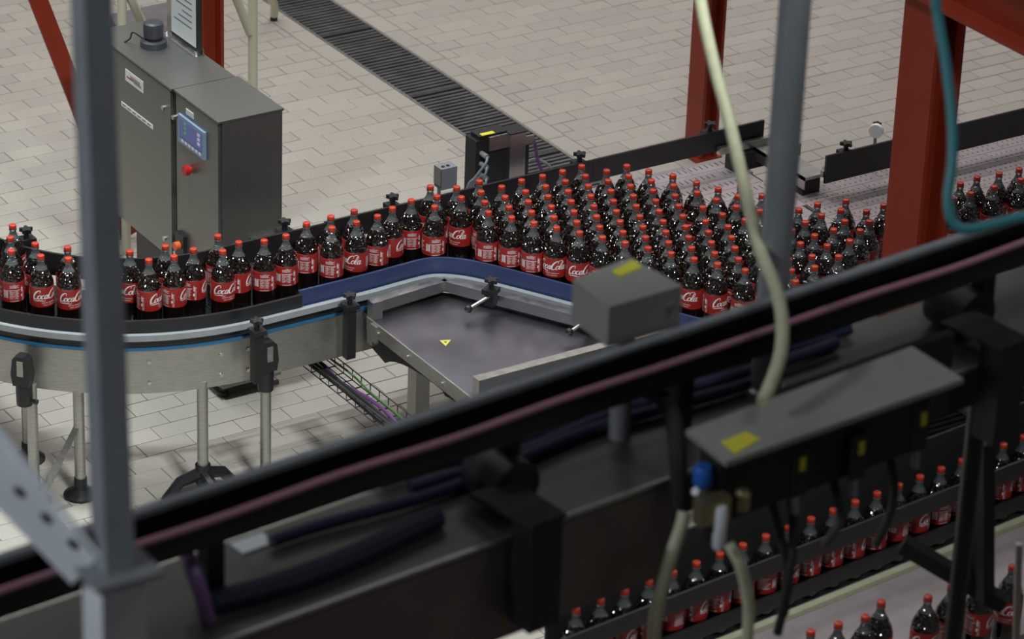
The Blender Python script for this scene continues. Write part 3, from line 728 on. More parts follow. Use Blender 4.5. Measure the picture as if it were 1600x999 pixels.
# ================================================================ CABINET AND SURROUNDINGS
cb = thing('control_cabinet', (6.75, 12.9, 0), 'stainless steel control cabinet with touch screen behind the conveyor bend', 'cabinet')
part('main_body', m_cab, cb, ((6.60, 12.775, .53), (6.90, 13.55, 1.385)))
part('side_body', m_cab, cb, ((6.612, 12.35, .06), (6.915, 12.765, 1.385)))
dm = part('door', m_cab, cb, ((6.585, 12.79, .54), (6.599, 13.54, 1.378)))
ds = part('door', m_cab, cb, ((6.596, 12.36, .07), (6.611, 12.757, 1.378)))
part('lid', m_cab, cb, ((6.59, 12.345, 1.386), (6.92, 12.768, 1.396))); part('lid', m_cab, cb, ((6.58, 12.772, 1.386), (6.905, 13.56, 1.396)))
part('plinth', m_black, cb, ((6.76, 13.2, 0), (6.88, 13.5, .53)))  # black stands in for the shadow under the main body
for (x, y) in ((6.64, 12.40), (6.86, 12.39), (6.86, 12.72), (6.64, 12.72)): MB().lathe([(.028, 0), (.028, .02), (.018, .03), (.018, .062)], 12, (x, y, 0)).build('foot', m_black, cb)
# screen and controls on the door
Xf = 6.596
sq = [PX(u, v, Xf-.01) for u, v in ((278, 177), (319, 204), (319, 251), (278, 226))]
ya, yb = sq[1].y, sq[0].y; za, zb = sq[2].z, sq[0].z
hm = part('screen_bezel', m_bez, ds, ((Xf-.012, ya, za), (Xf, yb, zb)))
part('screen', m_screen, hm, ((Xf-.0135, ya+.02, za+.035), (Xf-.012, yb-.02, zb-.018)))
mb = MB(); mb2 = MB()
for k in range(3):
    z0 = za + .06 + k*.022; mb.mm((Xf-.0145, yb-.085, z0), (Xf-.0134, yb-.065, z0+.012)); mb2.mm((Xf-.0145, ya+.035, z0-.006), (Xf-.0134, ya+.06, z0+.008))
mb.build('screen_marks_green', m_scrg, hm); 
for k in range(6): mb2.mm((Xf-.0132, ya+.03+k*.033, za+.010), (Xf-.012, ya+.05+k*.033, za+.022))
mb2.build('screen_marks', m_scrw, hm)
q = PX(298, 265, Xf); MB().cyl((Xf, q.y, q.z), (Xf-.012, q.y, q.z), .016, 16).cyl((Xf-.012, q.y, q.z), (Xf-.035, q.y, q.z), .024, 18).build('emergency_button', m_estop, ds)
q = PX(297, 178, Xf); part('name_tag', m_paper, ds, ((Xf-.003, q.y-.035, q.z-.012), (Xf, q.y+.035, q.z+.014)))
q = PX(286, 382, Xf); sw = part('isolator_switch', m_black, ds, ((Xf-.02, q.y-.04, q.z-.06), (Xf, q.y+.04, q.z+.055)))
MB().cyl((Xf-.02, q.y, q.z), (Xf-.045, q.y, q.z), .02, 12).build('switch_knob', m_org, sw)
for dr, pts in ((dm, ((257, 168), (259, 372))), (ds, ((273, 183), (276, 395)))):
    for u, v in pts:
        q = PX(u, v, 6.59); MB().cyl((6.60, q.y, q.z), (6.578, q.y, q.z), .012, 12).build('lock', m_steel, dr)
Xm = 6.585
q0, q1 = PX(196, 107, Xm), PX(224, 146, Xm)
s1 = part('sticker', m_wht, dm, ((Xm-.0015, q1.y, q1.z), (Xm, q0.y, q0.z)))
mb = MB(); h_ = q0.z - q1.z
mb.mm((Xm-.002, q0.y-.08, q1.z+.35*h_), (Xm-.0014, q0.y-.015, q1.z+.48*h_)); mb.build('sticker_mark', m_redp, s1)
mb = MB()
for k in range(3): mb.mm((Xm-.002, q1.y+.03, q0.z-.02-k*.006), (Xm-.0014, q0.y-.05, q0.z-.0175-k*.006))
for k in range(2): mb.mm((Xm-.002, q1.y+.015, q1.z+.015+k*.007), (Xm-.0014, q0.y-.085, q1.z+.018+k*.007))
mb.build('sticker_text', m_ink, s1)
q0, q1 = PX(190, 166, Xm), PX(239, 200, Xm)
s2 = part('strip_sticker', m_wht, dm, ((Xm-.0015, q1.y, q1.z-.008), (Xm, q0.y, q1.z+.014)))
part('strip_text', m_ink, s2, *[((Xm-.002, q1.y+.02+k*.05, q1.z+.001), (Xm-.0014, q1.y+.052+k*.05, q1.z+.006)) for k in range(int((q0.y-q1.y)/.05)-0)])
part('handle_strip', m_steel, ds, ((6.75, 12.335, .79), (6.87, 12.349, .80)))
# beacon base on the cabinet top
q = P(240, 72, 1.396)
bn = thing('beacon_base', (q.x, q.y, 1.396), 'dark grey capped beacon socket on top of the steel cabinet', 'beacon')
MB().lathe([(.062, 0), (.062, .03), (.05, .036)], 20, (q.x, q.y, 1.396)).build('flange', m_slate, bn)
MB().lathe([(.042, .036), (.042, .05)], 20, (q.x, q.y, 1.396)).build('gasket', m_rub, bn)
MB().lathe([(.046, .05), (.048, .10), (.046, .115), (.036, .122)], 20, (q.x, q.y, 1.396)).build('beacon_cap', m_slate, bn)
o = MB().tube(smoothpath([(q.x-.05, q.y, 1.44), (q.x-.09, q.y+.03, 1.47), (q.x-.08, q.y+.08, 1.42), (q.x-.1, q.y+.1, 1.397)], 6), .004, 6).build('thin_cable', m_rub); tag(o, 'thin black cable looping off the beacon socket on the cabinet', 'cable')
# document board
db = thing('document_board', (6.87, 13.2, 1.396), 'white printed sheet in a perforated metal holder standing on the cabinet', 'notice board')
b0 = P(264, 52, 1.396); b1 = P(313, 86, 1.396); xb = (b0.x + b1.x)/2
part('angle_foot', m_steel, db, ((xb-.035, b1.y-.02, 1.396), (xb+.01, b0.y+.02, 1.40)), ((xb+.006, b1.y-.02, 1.396), (xb+.01, b0.y+.02, 1.43)))
part('back_plate', m_rub, db, ((xb, b1.y-.01, 1.40), (xb+.006, b0.y, 2.0)))
part('holder_strip', m_steel, db, ((xb-.006, b0.y-.03, 1.40), (xb, b0.y+.012, 2.0)))
pp = part('paper_sheet', m_paper, db, ((xb-.004, b1.y+.035, 1.42), (xb-.001, b0.y-.03, 2.0)))
part('paper_text', m_ink, pp, *[((xb-.005, b1.y+.07, 1.50+.03*k), (xb-.0038, b0.y-.06-(k*37 % 5)*.02, 1.504+.03*k)) for k in range(15)])
mb = MB()
for yy in (b1.y+.0, b0.y-.01): mb.cyl((xb-.02, yy, 1.40), (xb-.02, yy, 1.415), .01, 8)
mb.build('bolts', m_steel, db)

# red columns (H sections)
def hcol(name, x0, y0, wx, wy, z1, label, fl=.018, z0=0):
    t = thing(name, (x0+wx/2, y0+wy/2, z0), label, 'column')
    part('flange', m_red, t, ((x0, y0, z0), (x0+fl, y0+wy, z1))); part('flange', m_red, t, ((x0+wx-fl, y0, z0), (x0+wx, y0+wy, z1)))
    part('web', m_red, t, ((x0+fl, y0+wy/2-.008, z0), (x0+wx-fl, y0+wy/2+.008, z1)))
    part('base_plate', m_red, t, ((x0-.02, y0-.02, z0), (x0+wx+.02, y0+wy+.02, z0+.02)))
    return t
hcol('red_steel_column', 10.10, 13.50, .115, .14, 8.9, 'slim orange-red steel column standing on the tiles behind the black guide')
CX2 = PY(1396, 200, 9.93).x
hcol('red_steel_column', CX2, 9.72, .15, .21, PY(1413, 25, 9.72).z, 'thick red steel column in front of the bottles at right')
c3 = PY(333, 104, 13.62)
hcol('red_steel_column', c3.x-.07, 13.62, .13, .13, 8.9, 'dark red steel column rising directly behind the steel cabinet')
zb_ = PY(1413, 25, 9.72).z
bm = thing('red_roof_beam', (CX2+.075, 8, zb_), 'dark red steel beam across the top right corner above the thick column', 'beam')
part('flange', m_red, bm, ((CX2-.025, 5.5, zb_), (CX2+.175, 10.6, zb_+.02))); part('flange', m_red, bm, ((CX2-.025, 5.5, zb_+.30), (CX2+.175, 10.6, zb_+.32)))
part('web', m_red, bm, ((CX2+.067, 5.5, zb_+.02), (CX2+.083, 10.6, zb_+.30)))
a, c = PY(52, -20, 14.1), PY(122, 160, 14.1)
d_ = (c - a).normalized(); e0 = c + d_*((c.z-0.02)/max(.05, -d_.z)) if d_.z < -.02 else c
br = thing('red_diagonal_brace', (e0.x, 14.1, 0), 'bright red diagonal steel brace at the upper left corner', 'brace')
MB().bar(a - d_*1.2, e0, .09, .016, (0, 1, 0)).build('brace_flange', m_red, br); MB().bar(a - d_*1.2 + Vector((0, .05, 0)), e0 + Vector((0, .05, 0)), .012, .09, (0, 1, 0)).build('brace_web', m_red, br)

# cream handrails behind the cabinet
Yh = 13.95
def up(u, Y, v=60): return PY(u, v, Y)
h1 = thing('cream_handrail', (up(191, Yh).x, Yh, 0), 'cream tubular handrail left of the document sheet behind the cabinet', 'handrail')
x1 = up(191, Yh, 30).x
MB().cyl((x1, Yh, 0), (x1, Yh, 2.6), .023, 14).build('post', m_cream, h1)
MB().cyl(PY(192, -30, Yh), PY(226, 46, Yh), .023, 14).build('diagonal_tube', m_cream, h1)
Yg = 13.75
h2 = thing('cream_handrail', (up(395, Yg, 80).x, Yg, 0), 'cream tubular handrail post right of the red column behind the cabinet', 'handrail')
x2 = up(395, Yg, 80).x
MB().cyl((x2, Yg, 0), (x2, Yg, 2.8), .024, 14).build('post', m_cream, h2)
MB().cyl(PY(366, -10, Yg), PY(391, 52, Yg), .022, 14).build('diagonal_tube', m_cream, h2)
e1 = P(428, 24, .03); a1 = P(414, -30, .35)
h3 = thing('cream_rail_foot', (e1.x, e1.y, 0), 'end of a cream tube with rubber tip at the top edge beside the drain', 'handrail')
MB().tube(smoothpath([a1, P(423, -4, .2), P(429, 10, .1), e1], 5), .024, 14).build('tube', m_cream, h3); MB().cyl((e1.x, e1.y, 0), (e1.x, e1.y, .035), .022, 12).build('rubber_tip', m_rub, h3)
q = [P(u, v, .12) for u, v in ((196, 66), (318, 40), (306, -6), (170, 22))]
sb = MB().prism([(p.x, p.y, 0) for p in q], (0, 0, .12)).build('grey_step', m_mat); tag(sb, 'low dark grey step on the floor behind the cabinet top', 'step')

# camera/laser unit behind the back guide
lu = thing('inspection_unit', (7.95, 12.2, 0), 'black inspection sensor housing on a steel post behind the guide', 'sensor')
Yl = 12.12
def lz(u, v, Y=Yl): return PY(u, v, Y)
p0, p1 = lz(744, 222), lz(792, 300); x0, x1_ = p0.x, lz(792, 260).x
hb = part('housing', m_black, lu, ((x0, Yl, .80), (x1_, Yl+.09, p0.z)))
part('housing_top', m_black, hb, ((x0+.02, Yl+.005, p0.z), (x1_, Yl+.08, p0.z+.02)))
part('yellow_label', m_yel, hb, ((x0+.035, Yl+.005, p0.z+.0205), (x0+.105, Yl+.03, p0.z+.0225)))
part('front_cover', m_steel, hb, ((x0+.065, Yl-.012, lz(768, 228).z-.02), (x1_, Yl-.002, p0.z+.012)))
for v in (238, 254, 271):
    q = lz(760, v); MB().cyl((x0+.03, Yl, q.z), (x0+.03, Yl-.05, q.z), .013, 10).build('connector', m_greyp, hb)
xp = lz(791, 250).x; xq = lz(815, 250).x
part('post', m_steel, lu, ((xp, Yl-.03, .03), (xq, Yl+.05, lz(800, 206).z))); part('post_cap', m_black, lu, ((xp-.003, Yl-.033, lz(800, 206).z), (xq+.003, Yl+.053, lz(800, 206).z+.006)))
part('back_box', m_black, lu, ((xq, Yl-.02, .8), (xq+.025, Yl+.06, lz(822, 222).z))); part('arm', m_steel, lu, ((xq, Yl-.03, lz(822, 222).z), (xq+.045, Yl-.02, lz(826, 208).z)))
part('foot_plate', m_steel_d, lu, ((xp-.06, Yl-.09, 0), (xq+.06, Yl+.11, .03)))
zc = lz(826, 222).z
o = MB().tube(smoothpath([(xq+.04, Yl, zc), (xq+.08, Yl+.02, zc-.02), (xq+.10, Yl+.01, zc-.12), (xq+.14, Yl, zc-.22), (xq+.17, Yl+.02, .75)], 6), .008, 8).build('purple_cable', m_pur); tag(o, 'purple cable dropping right of the steel post of the inspection unit', 'cable')
o = MB().tube(smoothpath([(xq+.03, Yl, .98), (xq+.10, Yl+.02, .97), (xq+.18, Yl+.01, .90), (xq+.2, Yl+.02, .72)], 6), .007, 8).build('grey_cable', m_gcab); tag(o, 'grey cable dropping right of the inspection unit near the guide', 'cable')
for k, v in enumerate((238, 254, 271)):
    q = lz(758, v); o = MB().tube(smoothpath([(x0+.03, Yl-.05, q.z), (x0+.01, Yl-.07, q.z-.02), (x0-.03+.012*k, Yl-.05, .99-.01*k), (x0-.06+.014*k, Yl-.03, .93), (x0-.05, Yl, .72)], 6), .006, 8).build('grey_cable', m_gcab)
    tag(o, 'thin grey cable from the %s plug at the left of the inspection unit' % ('top', 'middle', 'lowest')[k], 'cable')
q0, q1 = PY(687, 266, 12.04), PY(710, 290, 12.04)
sb = thing('sensor_box', ((q0.x+q1.x)/2, 12.06, 0), 'small grey sensor box on a thin rod behind the bottles', 'sensor')
part('box', m_greyp, sb, ((q0.x, 12.02, q1.z), (q1.x, 12.085, q0.z+.01))); part('side_plate', m_steel_d, sb, ((q0.x-.006, 12.02, q1.z+.02), (q0.x, 12.08, q0.z+.012)))
MB().cyl(((q0.x*.7+q1.x*.3), 12.08, 0), ((q0.x*.7+q1.x*.3), 12.08, q1.z+.01), .009, 8).build('rod', m_steel_d, sb)
mb = MB()
for k in (0, 1): mb.cyl((q0.x+.02+k*.026, 12.045, q0.z+.01), (q0.x+.02+k*.026, 12.045, q0.z+.013), .009, 10)
mb.build('lens', m_black, sb)

# ================================================================ FOREGROUND OVERHEAD CONVEYOR (out of focus)
U = Vector((0.9955, 0.0951, 0)); V = Vector((-U.y, U.x, 0))
def ux(pt, xpix):
    """slide pt along U until it projects to column xpix"""
    lo, hi = -12.0, 12.0
    for _ in range(60):
        m = (lo + hi)/2
        if proj(pt + U*m)[0] < xpix: lo = m
        else: hi = m
    return pt + U*lo
def useg(u, v, z, xa, xb):
    p = P(u, v, z); return ux(p, xa), ux(p, xb)
oc = thing('overhead_conveyor', tuple(P(800, 700, 2.6)), 'dark blurred overhead conveyor crossing the foreground diagonally', 'conveyor')
a, c = useg(800, 606, 3.30, -60, 2250); MB().cyl(a, c, .014, 12).build('top_rail', m_post, oc)
a, c = useg(800, 632, 3.22, -60, 2250)
mb = MB(); mb.bar(a, c, .012, .07); a2, c2 = a - V*.11, c - V*.11; mb.bar(a2, c2, .012, .07); mb.bar(a - V*.055 - Vector((0, 0, .03)), c - V*.055 - Vector((0, 0, .03)), .11, .008); mb.build('cable_channel', m_rail, oc)
# cover plate and front panel
e_a, e_c = useg(640, 899, 2.95, -60, 2250)
w_ = .40
mb = MB(); mb.prism([e_a, e_c, e_c + V*w_, e_a + V*w_], (0, 0, -.01)); mb.build('cover_plate', m_cover, oc)
mb = MB(); mb.bar(e_a + Vector((0, 0, .004)), e_c + Vector((0, 0, .004)), .012, .012); mb.build('edge_trim', m_steel_d, oc)
pa, pc = ux(e_a, -60), ux(e_a, 1065)
MB().prism([pa - Vector((0, 0, .012)), pc - Vector((0, 0, .012)), pc - Vector((0, 0, .30)), pa - Vector((0, 0, .30))], V*.012).build('front_panel', m_panel, oc)
pa, pc = ux(e_a, 1070), ux(e_a, 2250)
MB().prism([pa - Vector((0, 0, .012)) + V*.10, pc - Vector((0, 0, .012)) + V*.10, pc - Vector((0, 0, .2)) + V*.1, pa - Vector((0, 0, .2)) + V*.1], V*.012).build('back_panel', m_rub, oc)
for xp_ in (330, 790, 1060, 1530):
    p = ux(e_a + V*(w_*.5), xp_); MB().bar(p - Vector((0, 0, .012)), p + Vector((0, 0, .30)), .05, .05, U).build('stay', m_black, oc)
for xp_ in (250, 1548, 2150):
    p = ux(e_a + V*(w_ - .05), xp_); MB().cyl((p.x, p.y, 0), (p.x, p.y, p.z - .012), .03, 12).build('support_leg', m_black, oc)
for (u, v) in ((395, 850), (1145, 583)):
    q = P(u, v, 2.952); MB().prism([q - U*.05 - V*.03, q + U*.05 - V*.03, q + U*.05 + V*.03, q - U*.05 + V*.03], (0, 0, .003)).build('pale_tag', m_paper, oc)
# cables on the overhead conveyor
def cable(name, m_, pts, r, label):
    o = MB().tube(smoothpath(pts, 6), r, 9).build(name, m_); return tag(o, label, 'cable')
a, c = useg(800, 652, 3.268, -60, 2250)
cable('pink_cable', m_pink, [a.lerp(c, t) + Vector((0, 0, .004*math.sin(t*40))) for t in np.linspace(0, 1, 16)], .010, 'long dusky pink cable running along the overhead conveyor channel')
for k, (v0, x0_, x1_, m_, lb) in enumerate([(690, 600, 1330, m_nav, 'dark blue cable on the overhead cover, nearest the channel'), (706, 640, 1330, m_nav, 'dark blue cable on the overhead cover, middle of the bundle'), (722, 430, 1250, m_nav, 'dark blue cable on the overhead cover, nearest the front edge')]):
    p = P(800, v0, 2.975); pts = [ux(p, x) + V*.02*math.sin(x*.013+k) for x in range(x0_, x1_, 60)]
    cable('dark_blue_cable', m_nav, pts, .018, lb)
p = P(500, 880, 2.975); cable('dark_blue_duct', m_nav, [ux(p, x) + V*.03*math.sin(x*.01) for x in range(330, 700, 40)], .032, 'thick dark blue duct lying on the overhead cover at lower left')
m_vio = mat('violet_hose', (0.24, 0.12, 0.32), 0.4)
cable('purple_hose', m_vio, [P(285, 845, 3.1), P(292, 868, 3.12), P(306, 905, 3.1), P(320, 950, 3.0), P(332, 1010, 2.85)], .020, 'violet hose hanging down beside the grey post at lower left')
cable('black_conduit', m_rub, [P(1000, 606, 3.15), P(1035, 622, 3.14), P(1054, 660, 3.10), P(1060, 720, 3.02), P(1062, 790, 2.9)], .024, 'thick black conduit curving down left of the grey long box')
# black motor brackets standing on the cover
def motor(u, v, z, xb, zt_, zl_, label):
    p = P(u, v, z); e = ux(e_a, xb); t = thing('drive_motor', tuple(p - Vector((0, 0, .01))), label, 'motor')
    MB().cyl(p + Vector((0, 0, .055)) + V*.06, p + Vector((0, 0, .055)) - V*.09, .075, 22).build('motor_drum', m_black, t)
    MB().prism([(q.x, q.y, zl_) for q in (e - U*.05 - V*.10, e + U*.05 - V*.10, e + U*.05 - V*.012, e - U*.05 - V*.012)], (0, 0, zt_ - zl_)).build('gear_housing', m_black, t)
    MB().prism([(q.x, q.y, zt_) for q in (e - U*.055 - V*.105, e + U*.055 - V*.105, e + U*.055 + V*.12, e - U*.09 + V*.12)], (0, 0, .012)).build('top_plate', m_rub, t)
motor(775, 770, 2.965, 818, 3.03, 2.71, 'black drive motor with tall housing on the overhead conveyor, centre bottom')
motor(1490, 505, 2.965, 1542, 3.05, 2.74, 'black drive motor with tall housing on the overhead conveyor, far right')
# grey boxes
def gbox(name, top, z, hgt, label, sticker):
    pts = [P(u, v, z) for u, v in top]; t = thing(name, tuple((pts[0]+pts[2])/2 - Vector((0, 0, hgt))), label, 'box')
    MB().prism([p for p in pts], (0, 0, -hgt)).build('housing', m_grey, t)
    q = [P(u, v, z+.001) for u, v in sticker]; MB().prism(q, (0, 0, .0015)).build('yellow_sticker', m_yel, t)
    return t, pts
b1, pts1 = gbox('junction_box', [(895, 437), (952, 480), (1066, 447), (985, 402)], 3.42, .12, 'small grey junction box with yellow sticker above the steel table', [(956, 424), (968, 433), (1004, 418), (990, 407)])
q = P(1056, 478, 3.36); MB().cyl(pts1[1].lerp(pts1[2], .85) - Vector((0, 0, .05)), pts1[1].lerp(pts1[2], .85) - Vector((0, 0, .05)) - V*.012, .010, 10).build('screw', m_steel, b1)
p = (pts1[0]+pts1[2])/2; MB().cyl(p - Vector((0, 0, .12)), (p.x, p.y, 2.93), .03, 12).build('stand', m_post, b1)
b2, pts2 = gbox('long_grey_box', [(1072, 672), (1135, 722), (1506, 592), (1425, 541)], 3.20, .016, 'long grey equipment box with yellow sticker at lower right', [(1126, 691), (1148, 710), (1188, 687), (1166, 675)])
fa, fb, ba_, bb_ = pts2[1], pts2[2], pts2[0], pts2[3]
MB().prism([(q.x, q.y, 2.952) for q in (fa.lerp(ba_, .45).lerp(fb.lerp(bb_, .45), .06), fa.lerp(ba_, .45).lerp(fb.lerp(bb_, .45), .97), fa.lerp(ba_, .95).lerp(fb.lerp(bb_, .95), .97), fa.lerp(ba_, .95).lerp(fb.lerp(bb_, .95), .06))], (0, 0, 3.184-2.952)).build('dark_case', m_rub, b2)
# pneumatic unit hanging at the left end of the long box
pu = thing('pneumatic_unit', tuple(P(1110, 800, 2.75)), 'pneumatic valve unit with two blue knobs under the long grey box', 'valve unit')
for (u, v) in ((1098, 742), (1132, 731)):
    q = P(u, v, 3.10); MB().lathe([(.022, -.03), (.026, -.024), (.026, .02), (.022, .026)], 16, q).build('blue_knob', m_knob, pu)
q = P(1112, 778, 3.06); MB().mm((q.x-.045, q.y-.02, q.z-.07), (q.x+.05, q.y+.02, q.z)).build('regulator_body', m_brass, pu)
q = P(1125, 822, 2.98); MB().lathe([(.012, -.07), (.018, -.06), (.018, .05), (.012, .06)], 14, q).build('filter_bowl', m_paper, pu)
q = P(1160, 780, 3.02); MB().lathe([(.02, -.03), (.022, .02), (.012, .03)], 14, q).build('gauge', m_brass, pu)
q = P(1086, 768, 3.06); MB().cyl(q, q + U*.03 - Vector((0, 0, .02)), .012, 10).build('fitting', m_wht, pu)
q = P(1130, 800, 2.95); MB().mm((q.x-.02, q.y+.02, q.z-.1), (q.x+.02, q.y+.05, 3.10)).build('mount', m_black, pu)
# valve bank hanging under the long box
vb = thing('valve_bank', tuple(P(1330, 740, 2.8)), 'dark valve bank with yellow tagged plugs under the long grey box', 'valve unit')
a = P(1215, 772, 2.86) + V*.07
MB().prism([ux(a, 1190), ux(a, 1480), ux(a, 1480) + V*.03, ux(a, 1190) + V*.03], (0, 0, .26)).build('manifold', m_rub, vb)
for x_, v_ in ((1243, 725), (1335, 700), (1432, 655)):
    q = P(x_, v_, 3.04); MB().mm((q.x-.028, q.y-.02, q.z-.09), (q.x+.03, q.y+.03, q.z+.05)).build('valve', m_black, vb)
    MB().mm((q.x-.004, q.y-.026, q.z-.01), (q.x+.014, q.y-.02, q.z+.03)).build('yellow_tag', m_yel, vb)
    MB().cyl(q + Vector((-.005, -.015, -.09)), q + Vector((-.005, -.02, -.14)), .011, 10).build('plug', m_greyp, vb)
for k, (x_, v_, x2_, v2_) in enumerate(((1225, 745, 1215, 990), (1300, 745, 1290, 850), (1385, 700, 1370, 850), (1200, 760, 1225, 960))):
    cable('black_hose', m_rub, [P(x_, v_, 2.93), P(x_+12, v_+50, 2.86), P((x_+x2_)/2+16, (v_+v2_)/2+20, 2.72), P(x2_, v2_, 2.5)], .013, 'thin black hose hanging from the valve bank, %s from the left' % ('second', 'third', 'fourth', 'first')[k])

# vertical pole, hoses
dP = 10.0
pb = Vector(CAM + ray(1207, 470)*9.6); pt_ = None
zz = pb.z
po = thing('vertical_grey_pole', (pb.x, pb.y, 2.93), 'round grey steel pole hanging in front of the bottles right of centre', 'pole')
MB().cyl((pb.x, pb.y, 2.94), (pb.x, pb.y, 8.9), .044, 20).build('tube', m_post, po); MB().lathe([(.058, 0), (.058, .03), (.045, .035)], 16, (pb.x, pb.y, 2.94)).build('collar', m_steel_d, po)
def hose(name, m_, pix, r, label):
    pts = [Vector(CAM + ray(u, v)*d) for u, v, d in pix]
    o = MB().tube(smoothpath(pts, 8), r, 12).build(name, m_); return tag(o, label, 'hose')
hose('cream_hose', m_hose, [(1050, -620, 11.2), (1066, -300, 10.7), (1080, -130, 10.4), (1088, -40, 10.2), (1100, 30, 10.1), (1118, 110, 10.0), (1142, 200, 9.9), (1165, 300, 9.7), (1188, 390, 9.5), (1212, 450, 9.3), (1222, 500, 9.2), (1220, 550, 9.1), (1208, 590, 9.05), (1192, 628, 9.0)], .0185, 'cream flexible hose dropping past the grey pole to the long box')
hose('cream_hose', m_hose, [(1070, 800, 9.2), (1064, 825, 9.2), (1050, 865, 9.2), (1034, 920, 9.25), (1024, 970, 9.3), (1021, 1020, 9.35)], .019, 'cream hose hanging below the pneumatic unit at its left')
hose('cream_hose', m_hose, [(1138, 850, 9.1), (1155, 880, 9.1), (1166, 920, 9.15), (1170, 960, 9.2), (1166, 1020, 9.25)], .016, 'cream hose hanging below the pneumatic unit at its right')
hose('teal_hose', m_teal, [(1440, -620, 9.2), (1446, -350, 8.9), (1452, -180, 8.7), (1458, -40, 8.6), (1466, 30, 8.6), (1478, 100, 8.6), (1487, 180, 8.6), (1488, 250, 8.6), (1481, 310, 8.6), (1488, 345, 8.6), (1508, 358, 8.6), (1545, 352, 8.6), (1620, 332, 8.6), (1760, 300, 8.6), (1900, 330, 8.7), (1960, 420, 8.9)], .0135, 'teal hose hanging down in front of the thick red column')

# left post with gusset frame
def at(u, v, d): return Vector(CAM + ray(u, v)*d)
pq = at(150, 500, 7.0); s = .064
lp = thing('blurred_grey_post', (pq.x, pq.y, 0), 'square grey steel post, blurred, at the left of the picture', 'post')
q0 = at(152, 440, 7.0)
zf = at(170, 885, 7.0).z
ptop, pbot = at(138, -120, 7.0), at(178, 884, 7.0); pbot.z = zf
mb = MB(); hh = s/2; c4 = [(-hh, -hh), (hh, -hh), (hh, hh), (-hh, hh)]
mb.prism([pbot + Vector((a_, b_2, 0)) for a_, b_2 in c4], ptop - pbot); mb.build('tube', m_post, lp); q0 = pbot
part('flange', m_post, lp, ((q0.x-.07, q0.y-.07, zf-.012), (q0.x+.08, q0.y+.07, zf)))
part('pedestal', m_lgrey, lp, ((q0.x-.05, q0.y-.045, 0), (q0.x+.05, q0.y+.045, zf-.012)))
# perforated gusset leaning on the post
ga_, gb_ = at(-40, 690, 7.0), at(150, 875, 7.0)
dg_ = (gb_ - ga_).normalized(); nn_ = Vector(ray(80, 790)).normalized(); upv = nn_.cross(dg_).normalized()
if upv.z < 0: upv = -upv
gs = thing('perforated_bracket', (ga_.x, ga_.y, ga_.z-.05), 'perforated light grey diagonal steel bracket beside the blurred post', 'bracket')
mb = MB(); mb.prism([ga_ - upv*.06, gb_ - upv*.07, gb_ + upv*.0, ga_ + upv*.05], nn_*.012); mb.build('bracket_plate', m_lgrey, gs)
mb = MB()
for t in (.15, .40, .62, .84):
    c = ga_.lerp(gb_, t) - upv*.01 - nn_*.001; mb.prism([c + dg_*math.cos(k*.628)*.016 + upv*math.sin(k*.628)*.008 for k in range(10)], -nn_*.0006)
mb.build('holes', m_rub, gs)
MB().bar(ga_ + upv*.055, gb_ + upv*.01, .05, .01, upv).build('bracket_flange', m_lgrey, gs)

# ================================================================ SECOND LINE, LOWER RIGHT
sl = thing('second_bottle_conveyor', tuple(P(1400, 900, 0)), 'lower conveyor carrying cola bottles in the bottom right corner', 'conveyor')
ba = P(1400, 1010, ZB)   # belt front
def lineU(p, xa, xb): return ux(p, xa), ux(p, xb)
f0, f1 = lineU(P(1300, 1120, ZB), 850, 2300); k0, k1 = lineU(P(1400, 800, ZB), 850, 2300)
MB().prism([f0, f1, k1, k0], (0, 0, -.03)).build('belt', m_belt, sl, smooth=False)
pr = P(1450, 742, ZB+BH-.01); pr.z = 0
def rail_at(dv, z): 
    q = pr + V*dv; q.z = z; return lineU(q, 850, 2300)
r0, r1 = rail_at(.075, .86); MB().bar(r0, r1, .012, .72).build('back_panel', m_rub, sl)  # dark sheet added to hide the bright floor behind the row
r0, r1 = rail_at(-.068, ZB+.075); MB().bar(r0, r1, .012, .06).build('front_guide', m_rail, sl)
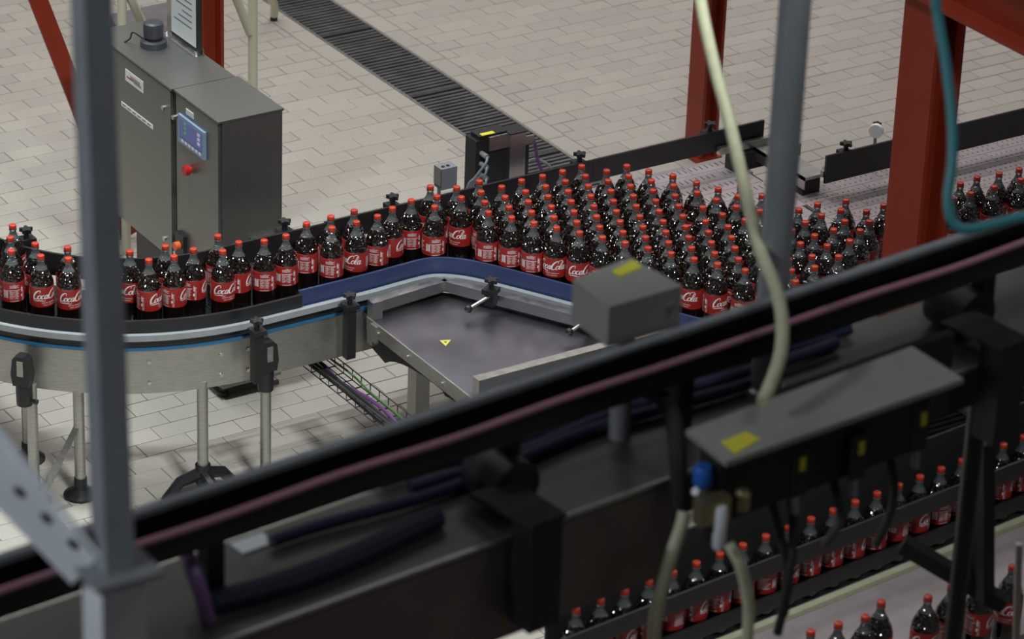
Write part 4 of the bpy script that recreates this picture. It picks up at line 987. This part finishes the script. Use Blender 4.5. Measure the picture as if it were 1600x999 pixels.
r0, r1 = rail_at(-.10, ZB+.012); MB().bar(r0, r1, .03, .02).build('tan_strip', m_hose, sl)
r0, r1 = rail_at(-.068, ZB+.235); MB().bar(r0, r1, .012, .07).build('upper_guide', m_rail, sl)
for x_ in (900, 1250, 1600):
    p = ux(P(1400, 900, ZB), x_); MB().cyl((p.x, p.y, 0), (p.x, p.y, ZB-.03), .03, 12).build('leg', m_steel_d, sl)
pr = P(1450, 742, ZB+BH-.01); a = ux(pr, 900); pr.z = ZB+BH-.01; L_ = (ux(pr, 1660) - a).length
n = int(L_/.112)
for k in range(n):
    p = a + U*(k*.112)
    bottle(p.x, p.y, random.uniform(-180, 180), 'cola bottle in the dim row under the valve bank, %s from the left' % order[k], 'cola bottles in the blurred lower row')
fr_b = [(1582, 887), (1487, 918), (1377, 943), (1352, 966), (1310, 977), (1267, 989), (1450, 935), (1535, 905)]
near_b = []
for i, (u, v) in enumerate(fr_b):
    p = P(u, v, ZB+BH-.01)
    if any((p.x-q.x)**2 + (p.y-q.y)**2 < .106**2 for q in near_b): p = p + V*(-.04)
    near_b.append(p)
od = sorted(range(len(near_b)), key=lambda i: near_b[i].x)
for r_i, i in enumerate(od):
    bottle(near_b[i].x, near_b[i].y, random.choice((-20, 20, -110)), 'cola bottle at the bottom right edge, %s from the left' % order[r_i], 'cola bottles at the bottom right edge')
# black sensor arm above them
sa = thing('black_sensor_arm', tuple(P(1530, 900, 1.6)), 'black sensor arm and upright hanging over the bottom right bottles', 'sensor arm')
MB().bar(at(1410, 850, 11.0), at(1570, 945, 11.0), .05, .05).build('arm', m_black, sa); MB().bar(at(1535, 690, 10.8), at(1535, 935, 11.0), .06, .05, U).build('upright', m_black, sa); MB().cyl(at(1592, 850, 10.5), at(1588, 1010, 10.7), .012, 10).build('rod', m_steel_d, sa)

SMALL = ('bolts', 'paper_text', 'strip_text', 'sticker_text', 'screen_marks', 'screen_marks_green', 'lettering', 'holes', 'lens')
for o in list(col.objects):
    if o.name.split('.')[0] in SMALL: o['kind'] = 'stuff'
